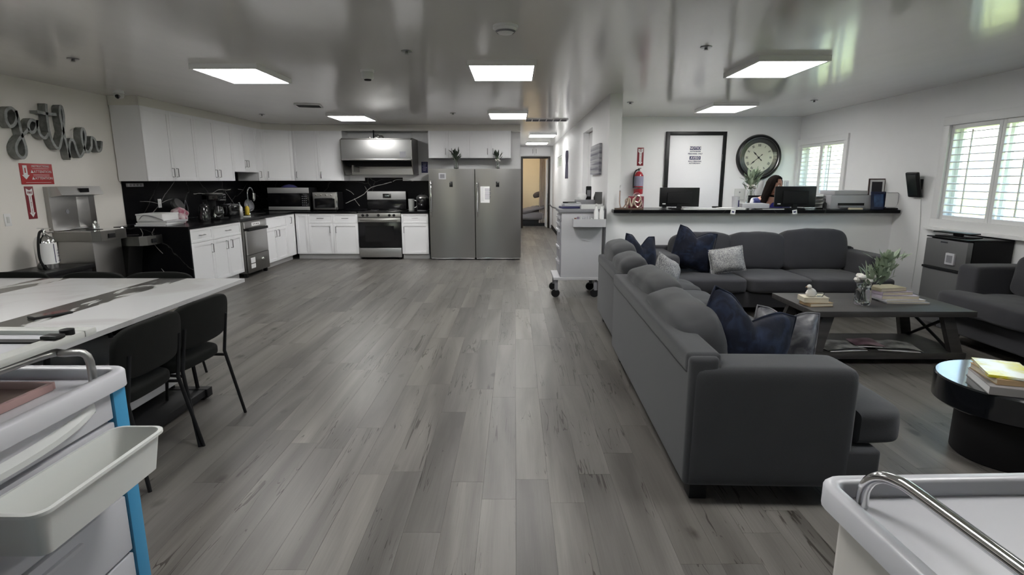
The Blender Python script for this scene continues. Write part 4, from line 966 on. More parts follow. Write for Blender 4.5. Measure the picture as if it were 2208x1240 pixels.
# ------------------------------------------------------------------ sofas (built facing -y, origin at the front left floor corner)
def sofa(label, loc, rz, Wd, D, m, arms=(True, True), seats=2, backs=(), arm_h=.62, seat_t=.17, base_top=.29, name='sofa', back_h=.68, over=.09):
    t = thing(name, label, 'sofa', loc, rz)
    aw = .22; xl = aw if arms[0] else 0; xr = Wd-(aw if arms[1] else 0)
    add('base', G().box(0, Wd, 0, D-.02, .10, base_top, .018, 3), m, t)
    g = G().box(0.004, Wd-.004, D-.13, D, .10, back_h, .022, 3)
    add('back_frame', g, m, t)
    add('back_top_rail', G().box(.03, Wd-.03, D-.145, D+.008, back_h-.085, back_h+.012, .026, 3), m, t)
    for k, on in enumerate(arms):
        if not on: continue
        x0 = 0 if k == 0 else Wd-aw
        add('arm', G().puff(aw+.01, D-.15, arm_h-.10, pf=(.01, .01, .015), n=16, cuts=12, M=Matrix.Translation((x0+aw/2, .13+(D-.15)/2, .10))), m, t)
    n = seats; sw = (xr-xl)/n
    for i in range(n):
        a, b_ = xl+i*sw+.004, xl+(i+1)*sw-.004
        ea = a-(aw-.03) if (i == 0 and arms[0]) else a; eb = b_+(aw-.03) if (i == n-1 and arms[1]) else b_
        def sh(p, a=a, b_=b_, ea=ea, eb=eb):
            # T shape: wide in front of the arms, narrow between them
            x, y = p.x, p.y
            if y > .10-over*0:
                k_ = min(1, max(0, (y-.10)/.03)); lo = ea+(a-ea)*k_; hi = eb+(b_-eb)*k_
                u = (x-ea)/(eb-ea); p.x = lo+(hi-lo)*u
            return p
        depth = D-.17+over
        g = G().puff(eb-ea, depth, seat_t, pf=(.0, .01, .09), n=9, cuts=22, wr=.006, seed=i, M=Matrix.Translation(((ea+eb)/2, -over+depth/2, base_top)))
        for v in g.bm.verts: v.co = sh(v.co)
        add('seat_cushion', g, m, t)
    for (xc, w, h, lean, sd, y_) in backs:
        g = G().puff(w, .23, h, pf=(.03, .12, .06), n=6.0, cuts=16, wr=.010, seed=sd)
        add('back_cushion', g, m, t, loc=(xc, y_, base_top+seat_t-.015), rot=(R(-lean), 0, R((sd % 3-1)*1.5)))
    for x_ in (.06, Wd-.14):
        for y_ in (.05, D-.13): add('foot', G().box(x_, x_+.08, y_, y_+.08, 0, .10, .006), BLKM, t)
    return t
sofa('grey sofa section in the foreground seen from its end, arm towards the camera', (1.615, 2.25, 0), 88.8, 2.14, .86, SOFA, (True, False), 2,
     [(.78, .86, .36, 16, 1, .62), (1.62, .84, .37, 12, 2, .60)], arm_h=.655, base_top=.28, back_h=.70, over=.14)
sofa('grey armless sofa section joined behind the foreground section', (1.665, 4.43, 0), 88.8, 1.27, .82, SOFA, (False, False), 2,
     [(.32, .62, .38, 14, 3, .60), (.93, .62, .42, 10, 4, .60)], base_top=.28, back_h=.685)
sofa('long charcoal three seat sofa standing against the office half wall', (1.57, 5.80, 0), 0, 2.50, .93, SOFAD, (True, True), 3,
     [(.62, .70, .42, 10, 5, .66), (1.25, .66, .42, 10, 6, .66), (1.92, .76, .46, 12, 7, .64)], arm_h=.64, base_top=.27, back_h=.66, seat_t=.155)
sofa('dark sofa along the right wall cut off by the picture edge', (3.93, 5.02, 0), -90, 2.0, .70, SOFAD, (True, True), 2,
     [(.62, .74, .36, 10, 8, .48), (1.38, .74, .36, 10, 9, .48)], arm_h=.70, base_top=.30, back_h=.60)

def cushion(label, w, h, th, m, loc, rx, ry, rz, chop=0, seed=0, cat='pillow', ear=.07, piping=True, group=None):
    t = thing('throw_pillow', label, cat, loc, rz, group, rx=rx, ry=ry)
    g = G(); seam = g.pillow(w, h, th, chop, ear, seed=seed); add('cover', g, m, t, smooth=80)
    if piping: add('piping', G().tube(seam, .006, 6, closed=True), m, t, smooth=80)
    return t
cushion('large navy velvet pillow with a pinched top edge standing on the foreground sofa', .56, .46, .20, NAVY, (1.195, 2.79, .61), -10, 21, 8, chop=.10, seed=1)
cushion('silver satin pillow squeezed behind the large navy pillow', .34, .34, .14, SATIN, (1.50, 2.98, .575), -8, 4, -20, chop=.05, seed=2, ear=.05)
cushion('navy velvet pillow at the left end of the long sofa', .46, .46, .18, NAVY, (1.99, 6.13, .69), -12, 14, -8, chop=.08, seed=3)
cushion('grey speckled pillow leaning beside the navy one on the long sofa', .36, .27, .14, PATT, (2.31, 5.98, .59), -14, -10, -10, seed=4, ear=.04)
cushion('navy velvet pillow at the far end of the armless section, below the pillar', .44, .44, .17, NAVY, (1.28, 5.62, .68), -10, 8, 28, chop=.12, seed=5)
cushion('grey speckled pillow lying on the armless sofa section', .36, .28, .15, PATT, (1.43, 5.10, .60), -12, 24, 42, seed=6, ear=.04)
cushion('small grey print pillow peeping out behind the foreground back cushion', .26, .24, .12, PATT, (1.17, 3.25, .58), -8, 8, 60, seed=8, ear=.04)

# ------------------------------------------------------------------ coffee table
t = thing('coffee_table', 'dark stained wooden coffee table with splayed legs and a lower shelf', 'coffee table', (2.95, 4.53, 0))
hw, hd = .63, .36
add('tabletop', G().box(-hw, hw, -hd, hd, .405, .45, .004), TWOOD, t)
add('lower_shelf', G().box(-.57, .62, -.33, .25, .055, .105, .004), TWOOD, t)
for sx in (-1, 1):
    for sy in (-1, 1):
        a = Vector((sx*.47, sy*.26, .40)); b_ = Vector((sx*.585, sy*.30, 0)); g = G(); ww, dd = .045, .026
        vs = []
        for p in (b_, a): vs.append([g.bm.verts.new(p+Vector((i*ww/1, j*dd, 0))) for i, j in ((-1, -1), (1, -1), (1, 1), (-1, 1))])
        g.bm.faces.new(vs[0][::-1]); g.bm.faces.new(vs[1])
        for k in range(4): g.bm.faces.new([vs[0][k], vs[0][(k+1) % 4], vs[1][(k+1) % 4], vs[1][k]])
        add('leg', g, TWOOD, t, smooth=0)
    add('cross_brace', G().tube([(sx*.555, -.28, .08), (sx*.49, .25, .37)], .012, 6), BLKM, t); add('cross_brace', G().tube([(sx*.555, .28, .08), (sx*.49, -.25, .37)], .012, 6), BLKM, t)
def book(label, loc, w, d, h, rz, cover, pages=CREAMP, name='book', cat='book', group=None):
    t = thing(name, label, cat, loc, rz, group)
    add('page_block', G().box(-w/2+.003, w/2-.004, -d/2+.004, d/2-.004, .002, h-.002), pages, t, smooth=0)
    g = G().box(-w/2, w/2, -d/2, d/2, 0, .0025).box(-w/2, w/2, -d/2, d/2, h-.0025, h).box(-w/2-.002, -w/2+.001, -d/2, d/2, .0025, h-.0025)
    add('cover', g, cover, t, smooth=0); return t
tz = .451
tan = mat('tan_cover', (.35, .24, .13), .6); lil = mat('lilac_cover', (.42, .38, .44), .5); gco = mat('grey_cover', (.30, .30, .32), .5); olive = mat('khaki_cover', (.30, .27, .18), .6)
book('tan book at the bottom of the small stack on the coffee table', (2.455, 4.40, tz), .20, .14, .028, 8, tan)
book('cream book in the middle of the small stack on the coffee table', (2.435, 4.415, tz+.029), .19, .14, .04, -6, mat('cream_cover', (.62, .57, .45), .6))
t = thing('ceramic_bird', 'small white ceramic bird figurine on the small book stack', 'figurine', (2.41, 4.41, tz+.070))
add('body', G().lathe([(0, 0), (.035, .003), (.045, .025), (.032, .052), (.012, .066), (0, .07)], 18, sy=.75), mat('white_ceramic', (.62, .60, .56), .25), t)
add('head', G().lathe([(0, -.02), (.014, -.014), (.02, 0), (.014, .014), (0, .02)], 14, c=(-.02, 0, .078)), MC['white_ceramic'], t); add('beak', G().tube([(-.036, 0, .078), (-.052, 0, .074)], [.006, .001], 6), tan, t)
t = thing('crystal_dish', 'small cut glass dish beside the ceramic bird on the books', 'dish', (2.475, 4.395, tz+.070))
add('bowl', G().lathe([(0, 0), (.02, 0), (.036, .028), (.033, .028), (.018, .005), (0, .004)], 10), GLASSV, t)
vase('cut glass vase of sage green leaves on the coffee table', 2.845, 4.43, tz, 1.45, GREEN, 130, 9, neck=.034, leafL=.062, spread=1.15, body_h=.115, sway=.45)
mz = tz
for i, (w, d, h, rz_, cv, l_) in enumerate([(.34, .26, .012, -4, gco, 'grey magazine at the bottom of the large stack on the coffee table'), (.33, .25, .016, 2, mat('white_cover', (.62, .62, .64), .4), 'white magazine second from the bottom of the large stack'),
        (.30, .23, .030, -3, lil, 'lilac white hardback in the middle of the large stack'), (.27, .20, .026, 5, mat('violet_cover', (.36, .30, .36), .5), 'muted violet book second from the top of the large stack'), (.24, .17, .028, 9, olive, 'khaki book on top of the large stack by the vase')]):
    book(l_, (3.235-.022*i, 4.56+.012*i, mz), w, d, h, rz_, cv); mz += h+.0006
def crumple(label, loc, w, d, rz, m, seed):
    t = thing('magazine', label, 'magazine', loc, rz); g = G(); N = 12; vs = {}
    for i in range(N+1):
        for j in range(7):
            x, y = (i/N-.5)*w, (j/6-.5)*d
            u = abs(i/N-.5)*2
            z = .004+.020*(1-u)**.5*(1 if seed % 2 else .6)+.012*(noise.noise(Vector((x*8, y*8, seed)))+.4)
            vs[i, j] = g.bm.verts.new((x, y, max(z, .003)))
    for i in range(N):
        for j in range(6): g.bm.faces.new([vs[i, j], vs[i+1, j], vs[i+1, j+1], vs[i, j+1]])
    add('open_page', g, m, t); add('page_block', G().box(-w/2+.02, w/2-.02, -d/2+.005, d/2-.005, 0, .0035), PAPER, t, smooth=0)
PG = two_tone('printed_pages', (.09, .09, .085), (.45, .45, .43), 9, .4, .62, rough=.4); PG2 = two_tone('pink_pages', (.10, .04, .06), (.34, .22, .25), 8, .4, .62, rough=.4)
crumple('rumpled open magazine on the left of the lower shelf', (2.66, 4.36, .1055), .36, .24, 6, PG, 1)
crumple('rumpled magazine with a pink page in the middle of the lower shelf', (2.88, 4.38, .128), .22, .20, -8, PG2, 4)
crumple('rumpled open magazine on the right of the lower shelf', (3.10, 4.36, .1055), .34, .25, -14, PG, 3)

# ------------------------------------------------------------------ round black table
t = thing('drum_side_table', 'round black drum coffee table at the right picture edge', 'side table', (2.63, 2.75, 0))
add('drum_top', G().lathe([(0, .28), (.34, .28), (.352, .29), (.352, .412), (.345, .42), (0, .42)], 56), mat('black_table_gloss', (.008, .009, .011), .10, coat=.6), t, smooth=30)
add('pedestal', G().lathe([(0, 0), (.235, 0), (.24, .006), (.24, .28), (0, .28)], 48), BLKM, t, smooth=30)
book('thick grey book at the bottom of the stack on the round table', (2.47, 2.66, .4205), .30, .21, .042, 68, mat('grey_book_cover', (.22, .21, .21), .5), PAPER)
book('cream paged book in the middle of the stack on the round table', (2.49, 2.68, .4633), .27, .19, .030, 74, tan)
yel = two_tone('white_yellow_cover', (.66, .68, .62), (.55, .50, .03), 7, .45, .60, rough=.25, stretch=(1, 1, 1))
book('yellow and white picture book on top of the stack on the round table', (2.495, 2.695, .494), .30, .20, .014, 64, yel)

# ------------------------------------------------------------------ small fridge
t = thing('mini_fridge', 'small two door steel fridge with black sides under the near window', 'fridge', (4.21, 5.66, 0), -90)
w, d, h = .53, .43, .885
add('body', G().box(.0, w, .055, d, .03, h, .006), BLKM, t)
add('freezer_door', G().box(0, w, 0, .052, .60, h-.01, .008), FRST, t); add('fridge_door', G().box(0, w, 0, .052, .035, .575, .008), FRST, t)
add('handle_recess', G().box(.0, w-.01, -.012, .05, .576, .599, .004), BLKM, t); add('top_cover', G().box(0, w, 0, d, h, h+.014, .004), BLK, t)
add('badge', G().box(.20, .29, -.003, 0, .845, .858), CHROME, t)
t = thing('framed_thermometer', 'small square white display on the mini fridge door', 'display', (4.209, 5.30, .70), -90)
add('frame', G().box(-.055, .055, -.02, 0, -.055, .055, .004), PLW, t); add('screen', G().box(-.035, .035, -.022, -.018, -.035, .035), MGREY, t)
t = thing('monitor_stand', 'flat black stand base left on top of the mini fridge', 'stand', (4.34, 5.42, .90), -80)
add('base_plate', G().box(-.16, .16, -.10, .10, 0, .012, .004), BLK, t); add('neck', G().box(-.04, .04, -.02, .02, .012, .035, .004), BLK, t); add('top_plate', G().box(-.22, .17, -.06, .06, .035, .047, .004), BLK, t)
# ------------------------------------------------------------------ the counter in front of the office and what stands on it
one('ledge_counter', G().box(1.19, 4.63, 6.70, 7.30, 1.056, 1.096, .006), BMARB, 'long black marble ledge on top of the office half wall', 'counter', smooth=0)
LZ = 1.097
def monitor(label, x, y, w=.49, h=.235, rz=180, tilt=0):
    t = thing('monitor', label, 'monitor', (x, y, LZ), rz, 'monitors on the ledge')
    add('screen', G().box(-w/2+.01, w/2-.01, -.001, .004, .035, .025+h-.008), DKGLASS, t)
    add('housing', G().box(-w/2, w/2, .0, .032, .025, .025+h, .008), BLK, t)
    add('back_bulge', G().box(-w/2+.09, w/2-.09, .03, .05, .06, h-.03, .012), BLKM, t)
    add('badge', G().box(w/2-.075, w/2-.035, .0318, .0335, .055, .067), PAPER, t)
    add('neck', G().box(-.03, .03, .01, .04, .01, .10, .004), BLKM, t)
    add('base', G().box(-.11, .11, -.08, .09, 0, .012, .005), BLKM, t); return t
monitor('black monitor seen from behind in front of the white door', 2.045, 6.98)
monitor('black monitor seen from behind in front of the seated woman', 3.47, 6.96, .49, .25, 176)
# love sign
t = thing('word_sign', 'small rose gold wire word sign reading love at the left end of the ledge', 'sign', (1.22, 6.80, LZ))
k = .0057/13.8
def lv(a, b_): return (.03+(a-100)*k, 0, .015+(680-b_)*k)
st = [[(160,180),(158,360),(160,520),(195,650),(250,670),(310,610),(400,430),(380,400),(330,450),(345,560),(400,640),(370,655)],
      [(345,650),(420,540),(450,380),(460,500),(505,640),(545,540),(575,400),(590,480)],
      [(590,490),(700,520),(770,440),(740,340),(660,330),(600,420),(600,560),(680,650),(760,620),(810,500)]]
for s_ in st: add('letter_stroke', G().tube(smoothpath([lv(*p) for p in s_], 4), .0085, 6, flat=(1.0, 1.6)), GOLD, t)
add('base_bar', G().box(.0, .34, -.04, .04, 0, .016, .003), mat('dark_wood_base', (.10, .06, .04), .5), t)
t = thing('gift_bag', 'dark red gift bag with pale handles behind the love sign', 'bag', (1.50, 6.93, LZ))
add('bag_body', G().box(-.09, .09, -.04, .04, 0, .155, .006), mat('burgundy_paper', (.22, .02, .04), .45), t); add('handle', G().tube(smoothpath([(.03, -.045, .13), (.06, -.055, .10), (.07, -.06, .03), (.02, -.055, .02)], 4), .006), mat('pink_ribbon', (.6, .40, .42), .5), t)
add('handle', G().tube(smoothpath([(-.05, -.04, .155), (-.02, -.03, .19), (.03, -.03, .19), (.05, -.04, .155)], 4), .004), mat('pink_ribbon', (.6, .4, .42)), t)
t = thing('small_potted_succulent', 'tiny pale succulent in a black cone pot at the pillar end of the ledge', 'plant', (1.31, 7.20, LZ))
add('pot', G().lathe([(0, 0), (.022, 0), (.045, .22), (.04, .22), (0, .20)], 16), BLK, t)
for i in range(9):
    a = i*.7; add('leaf', G().tube([(0, 0, .20), (math.cos(a)*.03, math.sin(a)*.03, .26), (math.cos(a)*.05, math.sin(a)*.05, .29)], [.006, .008, .001], 5), PLG, t)
t = thing('paper_cup', 'white cup with a dark print on the ledge beside the papers', 'cup', (2.71, 6.87, LZ))
add('cup_body', G().lathe([(0, 0), (.038, 0), (.046, .155), (.043, .155), (.035, .006), (0, .006)], 24), PLW, t); add('rim', G().lathe([(.044, .15), (.049, .153), (.044, .157)], 24), PLW, t)
add('print', G().box(.018, .030, -.044, -.036, .03, .11), INK, t, smooth=0)
t = thing('binder', 'thick white ring binder lying on the ledge behind the paper sheets', 'binder', (2.96, 6.93, LZ+.013), -4)
add('cover', G().box(-.17, .15, -.11, .13, 0, .055, .005), PLW, t); add('spine_ring', G().box(.14, .155, -.105, .12, .008, .047), MGREY, t)
t = thing('open_folder', 'open white folder with dark edge lying right of the ring binder', 'folder', (3.06, 6.84, LZ+.001), 6)
add('sheets', G().box(-.08, .20, -.09, .09, 0, .010), PAPER, t, smooth=0); add('cover', G().box(-.09, .21, -.095, .095, .010, .013), BLKM, t, smooth=0)
for i, (x_, w_, l_) in enumerate([(2.18, .26, 'white paper sheets below the left monitor'), (2.36, .30, 'white paper sheets right of the left monitor'), (2.63, .32, 'loose white paper sheets in front of the cup')]):
    t = thing('paper_stack', l_, 'paper', (x_, 6.83, LZ), (-3, 5, -6)[i])
    add('sheet', G().box(-w_/2, w_/2, -.09, .10, 0, .008+.004*i), PAPER, t, smooth=0); add('top_sheet', G().box(-w_/2+.01, w_/2+.01, -.095, .09, .009+.004*i, .0105+.004*i), PAPER, t, smooth=0)
one('stapler', G().box(-.03, .05, -.02, .02, 0, .035, .006), BLK, 'small black stapler left of the loose sheets on the ledge', 'stapler', (2.47, 6.90, LZ), 0)
for x_, rz_, l_ in ((2.62, 8, 'left small white tag hanging over the ledge edge'), (3.36, -10, 'right small white tag hanging over the ledge edge')):
    t = thing('price_tag', l_, 'tag', (x_, 6.698, 1.072), 0, ry=rz_); add('card', G().box(-.028, .028, -.003, 0, -.026, .026), PAPER, t, smooth=0); add('print', G().box(-.014, .014, -.0042, -.003, -.008, .01), INK, t, smooth=0)
t = thing('wooden_block', 'cream coloured strip lying on the ledge in front of the printer', 'block', (4.12, 6.76, LZ)); add('strip', G().box(-.08, .08, -.02, .02, 0, .022, .004), CREAMP, t)
t = thing('printer', 'light grey desktop printer on the right part of the ledge', 'printer', (4.13, 7.02, LZ))
gm = mat('printer_grey', (.38, .38, .40), .45)
add('body', G().box(-.26, .25, -.16, .20, .0, .17, .012), gm, t); add('lid', G().box(-.21, .20, -.14, .20, .17, .225, .014), gm, t)
add('paper_slot', G().box(-.17, .15, -.165, -.15, .045, .075), BLKM, t); add('output_tray', G().box(-.16, .14, -.20, -.155, .02, .045, .004), MGREY, t)
t = thing('hand_sanitizer', 'small clear pump bottle with dark label left of the printer', 'bottle', (3.80, 6.86, LZ))
add('bottle_body', G().lathe([(0, 0), (.022, 0), (.024, .07), (.010, .085), (0, .085)], 14), BLKG, t); add('pump', G().tube([(0, 0, .08), (0, 0, .125), (-.03, 0, .122)], .005), BLKM, t)
t = thing('paper_tray', 'stack of translucent trays behind the pump bottle', 'tray', (3.735, 7.12, LZ))
for i in range(4): add('tray_tier', G().box(-.12, .12, -.12, .14, .012+.045*i, .020+.045*i, .003).box(-.12, -.114, -.12, .14, .02+.045*i, .045+.045*i).box(.114, .12, -.12, .14, .02+.045*i, .045+.045*i), PLG, t)
def frame(name, label, cat, loc, rz, w, h, fm, im, fw=.02, tilt=-10, mat_w=0):
    t = thing(name, label, cat, loc, rz, rx=tilt)
    add('frame', G().box(-w/2, w/2, -.012, .006, 0, fw, .002).box(-w/2, w/2, -.012, .006, h-fw, h, .002).box(-w/2, -w/2+fw, -.012, .006, fw, h-fw, .002).box(w/2-fw, w/2, -.012, .006, fw, h-fw, .002), fm, t)
    if mat_w: add('mount', G().box(-w/2+fw, w/2-fw, -.005, .004, fw, h-fw), PAPER, t, smooth=0)
    q = fw+mat_w; add('picture', G().box(-w/2+q, w/2-q, -.007, -.005 if mat_w else .004, q, h-q), im, t, smooth=0); return t
frame('photo_frame', 'navy framed blue picture near the right end of the ledge', 'picture frame', (4.435, 6.82, LZ), 0, .175, .215, mat('navy_frame', (.01, .015, .05), .3), two_tone('blue_picture', (.02, .03, .10), (.06, .13, .26), 7, .4, .6), .028)
frame('certificate_frame', 'tall dark framed document behind the white sign at the ledge end', 'picture frame', (4.56, 7.08, LZ), -8, .20, .37, mat('mahogany', (.05, .02, .018), .4), INKB, .014, -4, .025)
t = thing('acrylic_sign_holder', 'white rounded paper sign in a black stand at the right ledge end', 'sign holder', (4.56, 6.80, LZ), -6)
add('stand', G().box(-.07, .08, -.03, .04, 0, .02, .004), BLK, t)
pts = [(-.06, .03), (.03, .03)]+arc(.03, .08, .05, -90, 0, 5)+[(.08, .17)]+arc(.06, .18, .02, 0, 90, 4)+[(-.06, .20)]
add('sign_card', G().poly(pts, -.006, .0), PAPER, t, smooth=0); add('back_plate', G().poly([(a*1.08, b_*1.02) for a, b_ in pts], .001, .006), BLK, t, smooth=0)
# ------------------------------------------------------------------ office back wall
t = thing('door_notice', 'bilingual notice sign with navy bars on the white office door', 'sign', (2.945, 9.284, 1.86))
add('sheet', G().box(-.10, .10, -.002, 0, -.16, .145), PAPER, t, smooth=0)
add('header_bar', G().box(-.09, .09, -.004, -.002, .07, .125), INK, t, smooth=0); add('header_bar', G().box(-.09, .09, -.004, -.002, -.085, -.03), INK, t, smooth=0)
add('header_lettering', G().text('NOTICE', .052, 0, .098, -.005, bold=.0008), PAPER, t, smooth=0); add('header_lettering', G().text('AVISO', .052, 0, -.058, -.005, bold=.0008), PAPER, t, smooth=0)
for s_, z_ in (('AUTHORIZED', .045), ('PERSONNEL ONLY', .008), ('SOLO PERSONAL', -.112), ('AUTORIZADO', -.143)): add('lettering', G().text(s_, .027, 0, z_, -.003, bold=.0010), INK, t, smooth=0)
t = thing('wall_clock', 'large round black wall clock with roman numerals beside the office door', 'clock', (3.985, 9.317, 1.81))
Mr = Matrix.Rotation(PI/2, 4, 'X')
add('outer_rim', G().lathe([(.30, .0), (.362, 0), (.368, .03), (.35, .075), (.33, .085), (.318, .07), (.30, .06)], 64, M=Mr), BLK, t)
add('inner_rim', G().lathe([(.235, .035), (.30, .062), (.31, .055), (.30, .0), (.235, .0)], 64, M=Mr), mat('clock_inner_black', (.03, .03, .028), .3), t)
add('bead_ring', G().lathe([(.308, .066), (.316, .072), (.322, .066)], 64, M=Mr), NICKEL, t)
add('dial', G().lathe([(0, .02), (.245, .02), (.245, .03), (0, .03)], 56, M=Mr), mat('aged_dial', (.72, .70, .60), .5, var=.08, nscale=4), t)
g = G()
for i, s_ in enumerate(['XII', 'I', 'II', 'III', 'IIII', 'V', 'VI', 'VII', 'VIII', 'IX', 'X', 'XI']):
    a = i*30; g.text(s_, .052, .192*math.sin(R(a)), .192*math.cos(R(a)), -.0315, rot=a, sx=.75, bold=.0012)
add('numerals', g, INKB, t, smooth=0)
def hand(ang, L, w, tail):
    M = Matrix.Translation((0, -.036, 0)) @ Matrix.Rotation(R(ang), 4, 'Y')
    return G().poly([(-w*.3, -tail), (w*.3, -tail), (w*.8, -tail*.75), (w*.3, -tail*.5), (w*.3, L*.45), (w, L*.62), (0, L), (-w, L*.62), (-w*.3, L*.45), (-w*.3, -tail*.5), (-w*.8, -tail*.75)], -.002, .002, M=M)
add('hour_hand', hand(-45+0, .135, .012, .075), INKB, t, smooth=0); add('minute_hand', hand(229, .175, .010, .08), INKB, t, smooth=0)
add('hub', G().lathe([(0, .03), (.014, .03), (.012, .045), (0, .046)], 16, M=Mr), INKB, t)
add('clock_glass', G().lathe([(0, .058), (.235, .058), (.298, .055)], 48, M=Mr), PANE, t)
t = thing('red_fire_extinguisher', 'red fire extinguisher hung on the office back wall under its sign', 'fire extinguisher', (2.03, 9.24, 1.22))
add('cylinder', G().lathe([(0, 0), (.07, 0), (.076, .012), (.076, .30), (.05, .35), (.02, .37), (0, .37)], 24), ERED, t)
add('label_band', G().lathe([(.0775, .13), (.0775, .29)], 24), mat('extinguisher_label', (.30, .28, .38), .5), t); add('valve', G().lathe([(.02, .36), (.024, .40), (0, .41)], 12), CHROME, t)
add('lever', G().box(-.012, .012, -.11, .03, .41, .42, .002), BLKM, t); add('hose', G().tube(smoothpath([(0, -.03, .39), (-.06, -.05, .38), (-.092, -.04, .28), (-.088, -.03, .10)], 5), .010), BLKM, t)
add('wall_bracket', G().box(-.03, .03, .076, .079, .05, .34), MGREY, t, smooth=0); add('strap', G().lathe([(.078, .09), (.079, .11)], 24), NICKEL, t)
# desk, chair, blinds, plant, woman
t = thing('office_desk', 'white office desk hidden behind the half wall', 'desk', (3.0, 7.14, 0))
add('desktop', G().box(-1.6, 1.6, 0, .0+.28, .72, .745, .003), PLW, t); add('side_panel', G().box(-1.6, -1.57, 0, .27, 0, .72), PLW, t); add('side_panel', G().box(1.57, 1.6, 0, .27, 0, .72), PLW, t)
t = thing('office_chair', 'black framed office chair behind the seated woman', 'chair', (3.60, 7.98, 0))
add('back_frame', G().box(-.20, .20, .16, .20, .82, .845, .006).box(-.20, .20, .16, .20, 1.20, 1.23, .006).box(-.20, -.17, .16, .20, .845, 1.20, .006).box(.17, .20, .16, .20, .845, 1.20, .006), BLK, t)
add('back_mesh', G().box(-.17, .17, .175, .185, .845, 1.20), BLKM, t, smooth=0); add('seat', G().puff(.48, .46, .08, M=Matrix.Translation((0, -.05, .60))), BLKM, t)
add('post', G().tube([(0, 0, .10), (0, 0, .60)], .025), NICKEL, t); add('spine', G().tube([(0, .1, .62), (0, .2, .70), (0, .20, .86)], .018), BLKM, t)
for i in range(5):
    a = i*2*PI/5; o = add('base_arm', G().tube([(0, 0, .10), (math.cos(a)*.28, math.sin(a)*.28, .07)], [.022, .014]), BLKM, t)
    add('caster', G().lathe([(0, -.012), (.028, -.012), (.028, .012), (0, .012)], 14, M=Matrix.Translation((math.cos(a)*.28, math.sin(a)*.28, .028)) @ Matrix.Rotation(PI/2, 4, 'X')), BLKM, o)
t = thing('folder_row', 'upright row of pale file folders on the office cabinet by the window', 'folders', (4.17, 9.12, 1.08))
for i in range(13): add('folder', G().box(-.20+i*.033, -.172+i*.033, -.14, .14, 0, .36-.01*(i % 3), .002), (PAPER, PLG, PLW)[i % 3], t)
t = thing('filing_cabinet', 'tall pale filing cabinet under the row of folders', 'cabinet', (4.12, 8.92, 0))
add('body', G().box(-.50, .50, -.10, .38, 0, 1.078, .004), PLG, t)
for i in range(3): o = add('drawer', G().box(-.49, .49, -.118, -.10, .03+i*.35, .36+i*.35, .003), PLG, t); add('handle', bar(0, .20+i*.35, False), NICKEL, o, loc=(0, -.118, 0))
vase('white vase of narrow green leaves behind the seated woman', 3.70, 8.80, 1.085, 1.5, GREEN, 80, 12, leafL=.085, name='flower_vase', spread=1.15)
t = thing('wall_box', 'grey wall box beside the clock hidden by the plant', 'box', (3.72, 9.317, 1.22)); add('cover', G().box(-.08, .08, -.03, 0, -.09, .09, .004), PLG, t); add('button', G().box(-.01, .01, -.034, -.03, .02, .04), MGREY, t)

# ---- seated woman
t = thing('person', 'seated woman with long dark hair in a white and blue top behind the right monitor', 'person', (3.50, 7.72, 0))
def skin(name, verts, edges, radii, m, parent, sub=2, root=0):
    me = bpy.data.meshes.new(name); me.from_pydata(verts, edges, []); o = bpy.data.objects.new(name, me); COL.objects.link(o)
    md = o.modifiers.new('skin', 'SKIN'); me.skin_vertices.new() if not me.skin_vertices else None
    for i, r in enumerate(radii): me.skin_vertices[0].data[i].radius = r if isinstance(r, tuple) else (r, r)
    me.skin_vertices[0].data[root].use_root = True
    s_ = o.modifiers.new('sub', 'SUBSURF'); s_.levels = sub; s_.render_levels = sub
    bpy.context.view_layer.update()
    m2 = bpy.data.meshes.new_from_object(o.evaluated_get(bpy.context.evaluated_depsgraph_get())); m2.name = name
    bpy.data.objects.remove(o); m2.materials.clear(); m2.materials.append(m)
    m2.polygons.foreach_set('use_smooth', [True]*len(m2.polygons))
    n = bpy.data.objects.new(name, m2); COL.objects.link(n); n.parent = parent; return n
Bv = [(0,.02,.70), (0,.02,.86), (0,0,1.04), (.0,-.01,1.165), (.01,-.05,1.235), (.02,-.08,1.28),
      (-.185,.01,1.155), (-.255,-.05,.95), (-.15,-.28,.84), (-.09,-.38,.83), (.185,-.01,1.155), (.26,-.07,.95), (.18,-.28,.84), (.11,-.38,.83),
      (-.10,-.02,.67), (-.11,-.40,.66), (-.11,-.42,.22), (-.11,-.50,.08), (.10,-.02,.67), (.11,-.40,.66), (.11,-.42,.22), (.11,-.50,.08)]
Be = [(0,1),(1,2),(2,3),(3,4),(4,5),(3,6),(6,7),(7,8),(8,9),(3,10),(10,11),(11,12),(12,13),(0,14),(14,15),(15,16),(16,17),(0,18),(18,19),(19,20),(20,21)]
Br = [(.15,.11),(.14,.10),(.15,.10),(.12,.085),(.052,.055),(.048,.05),.062,.045,.034,.026,.062,.045,.034,.026,.085,.065,.045,.035,.085,.065,.045,.035]
skin('body', Bv, Be, Br, SKIN, t)
Tv = Bv[:4]+[Bv[6], Bv[7], Bv[10], Bv[11]]
Te = [(0,1),(1,2),(2,3),(3,4),(4,5),(3,6),(6,7)]
blouse = two_tone('white_navy_print_blouse', (.62, .62, .66), (.03, .04, .16), 5, .54, .58, rough=.8)
skin('blouse', Tv, Te, [(.165,.125),(.155,.115),(.165,.115),(.135,.10),.078,.062,.078,.062], blouse, t)
add('blue_vest', G().puff(.17, .05, .30, n=4, cuts=8, M=Matrix.Translation((.05, -.125, .84))), mat('royal_blue_cloth', (.02, .02, .22), .8), t)
skin('trousers', [Bv[0], Bv[14], Bv[15], Bv[16], Bv[18], Bv[19], Bv[20]], [(0,1),(1,2),(2,3),(0,4),(4,5),(5,6)], [(.17,.13),.10,.078,.062,.10,.078,.062], INKB, t)
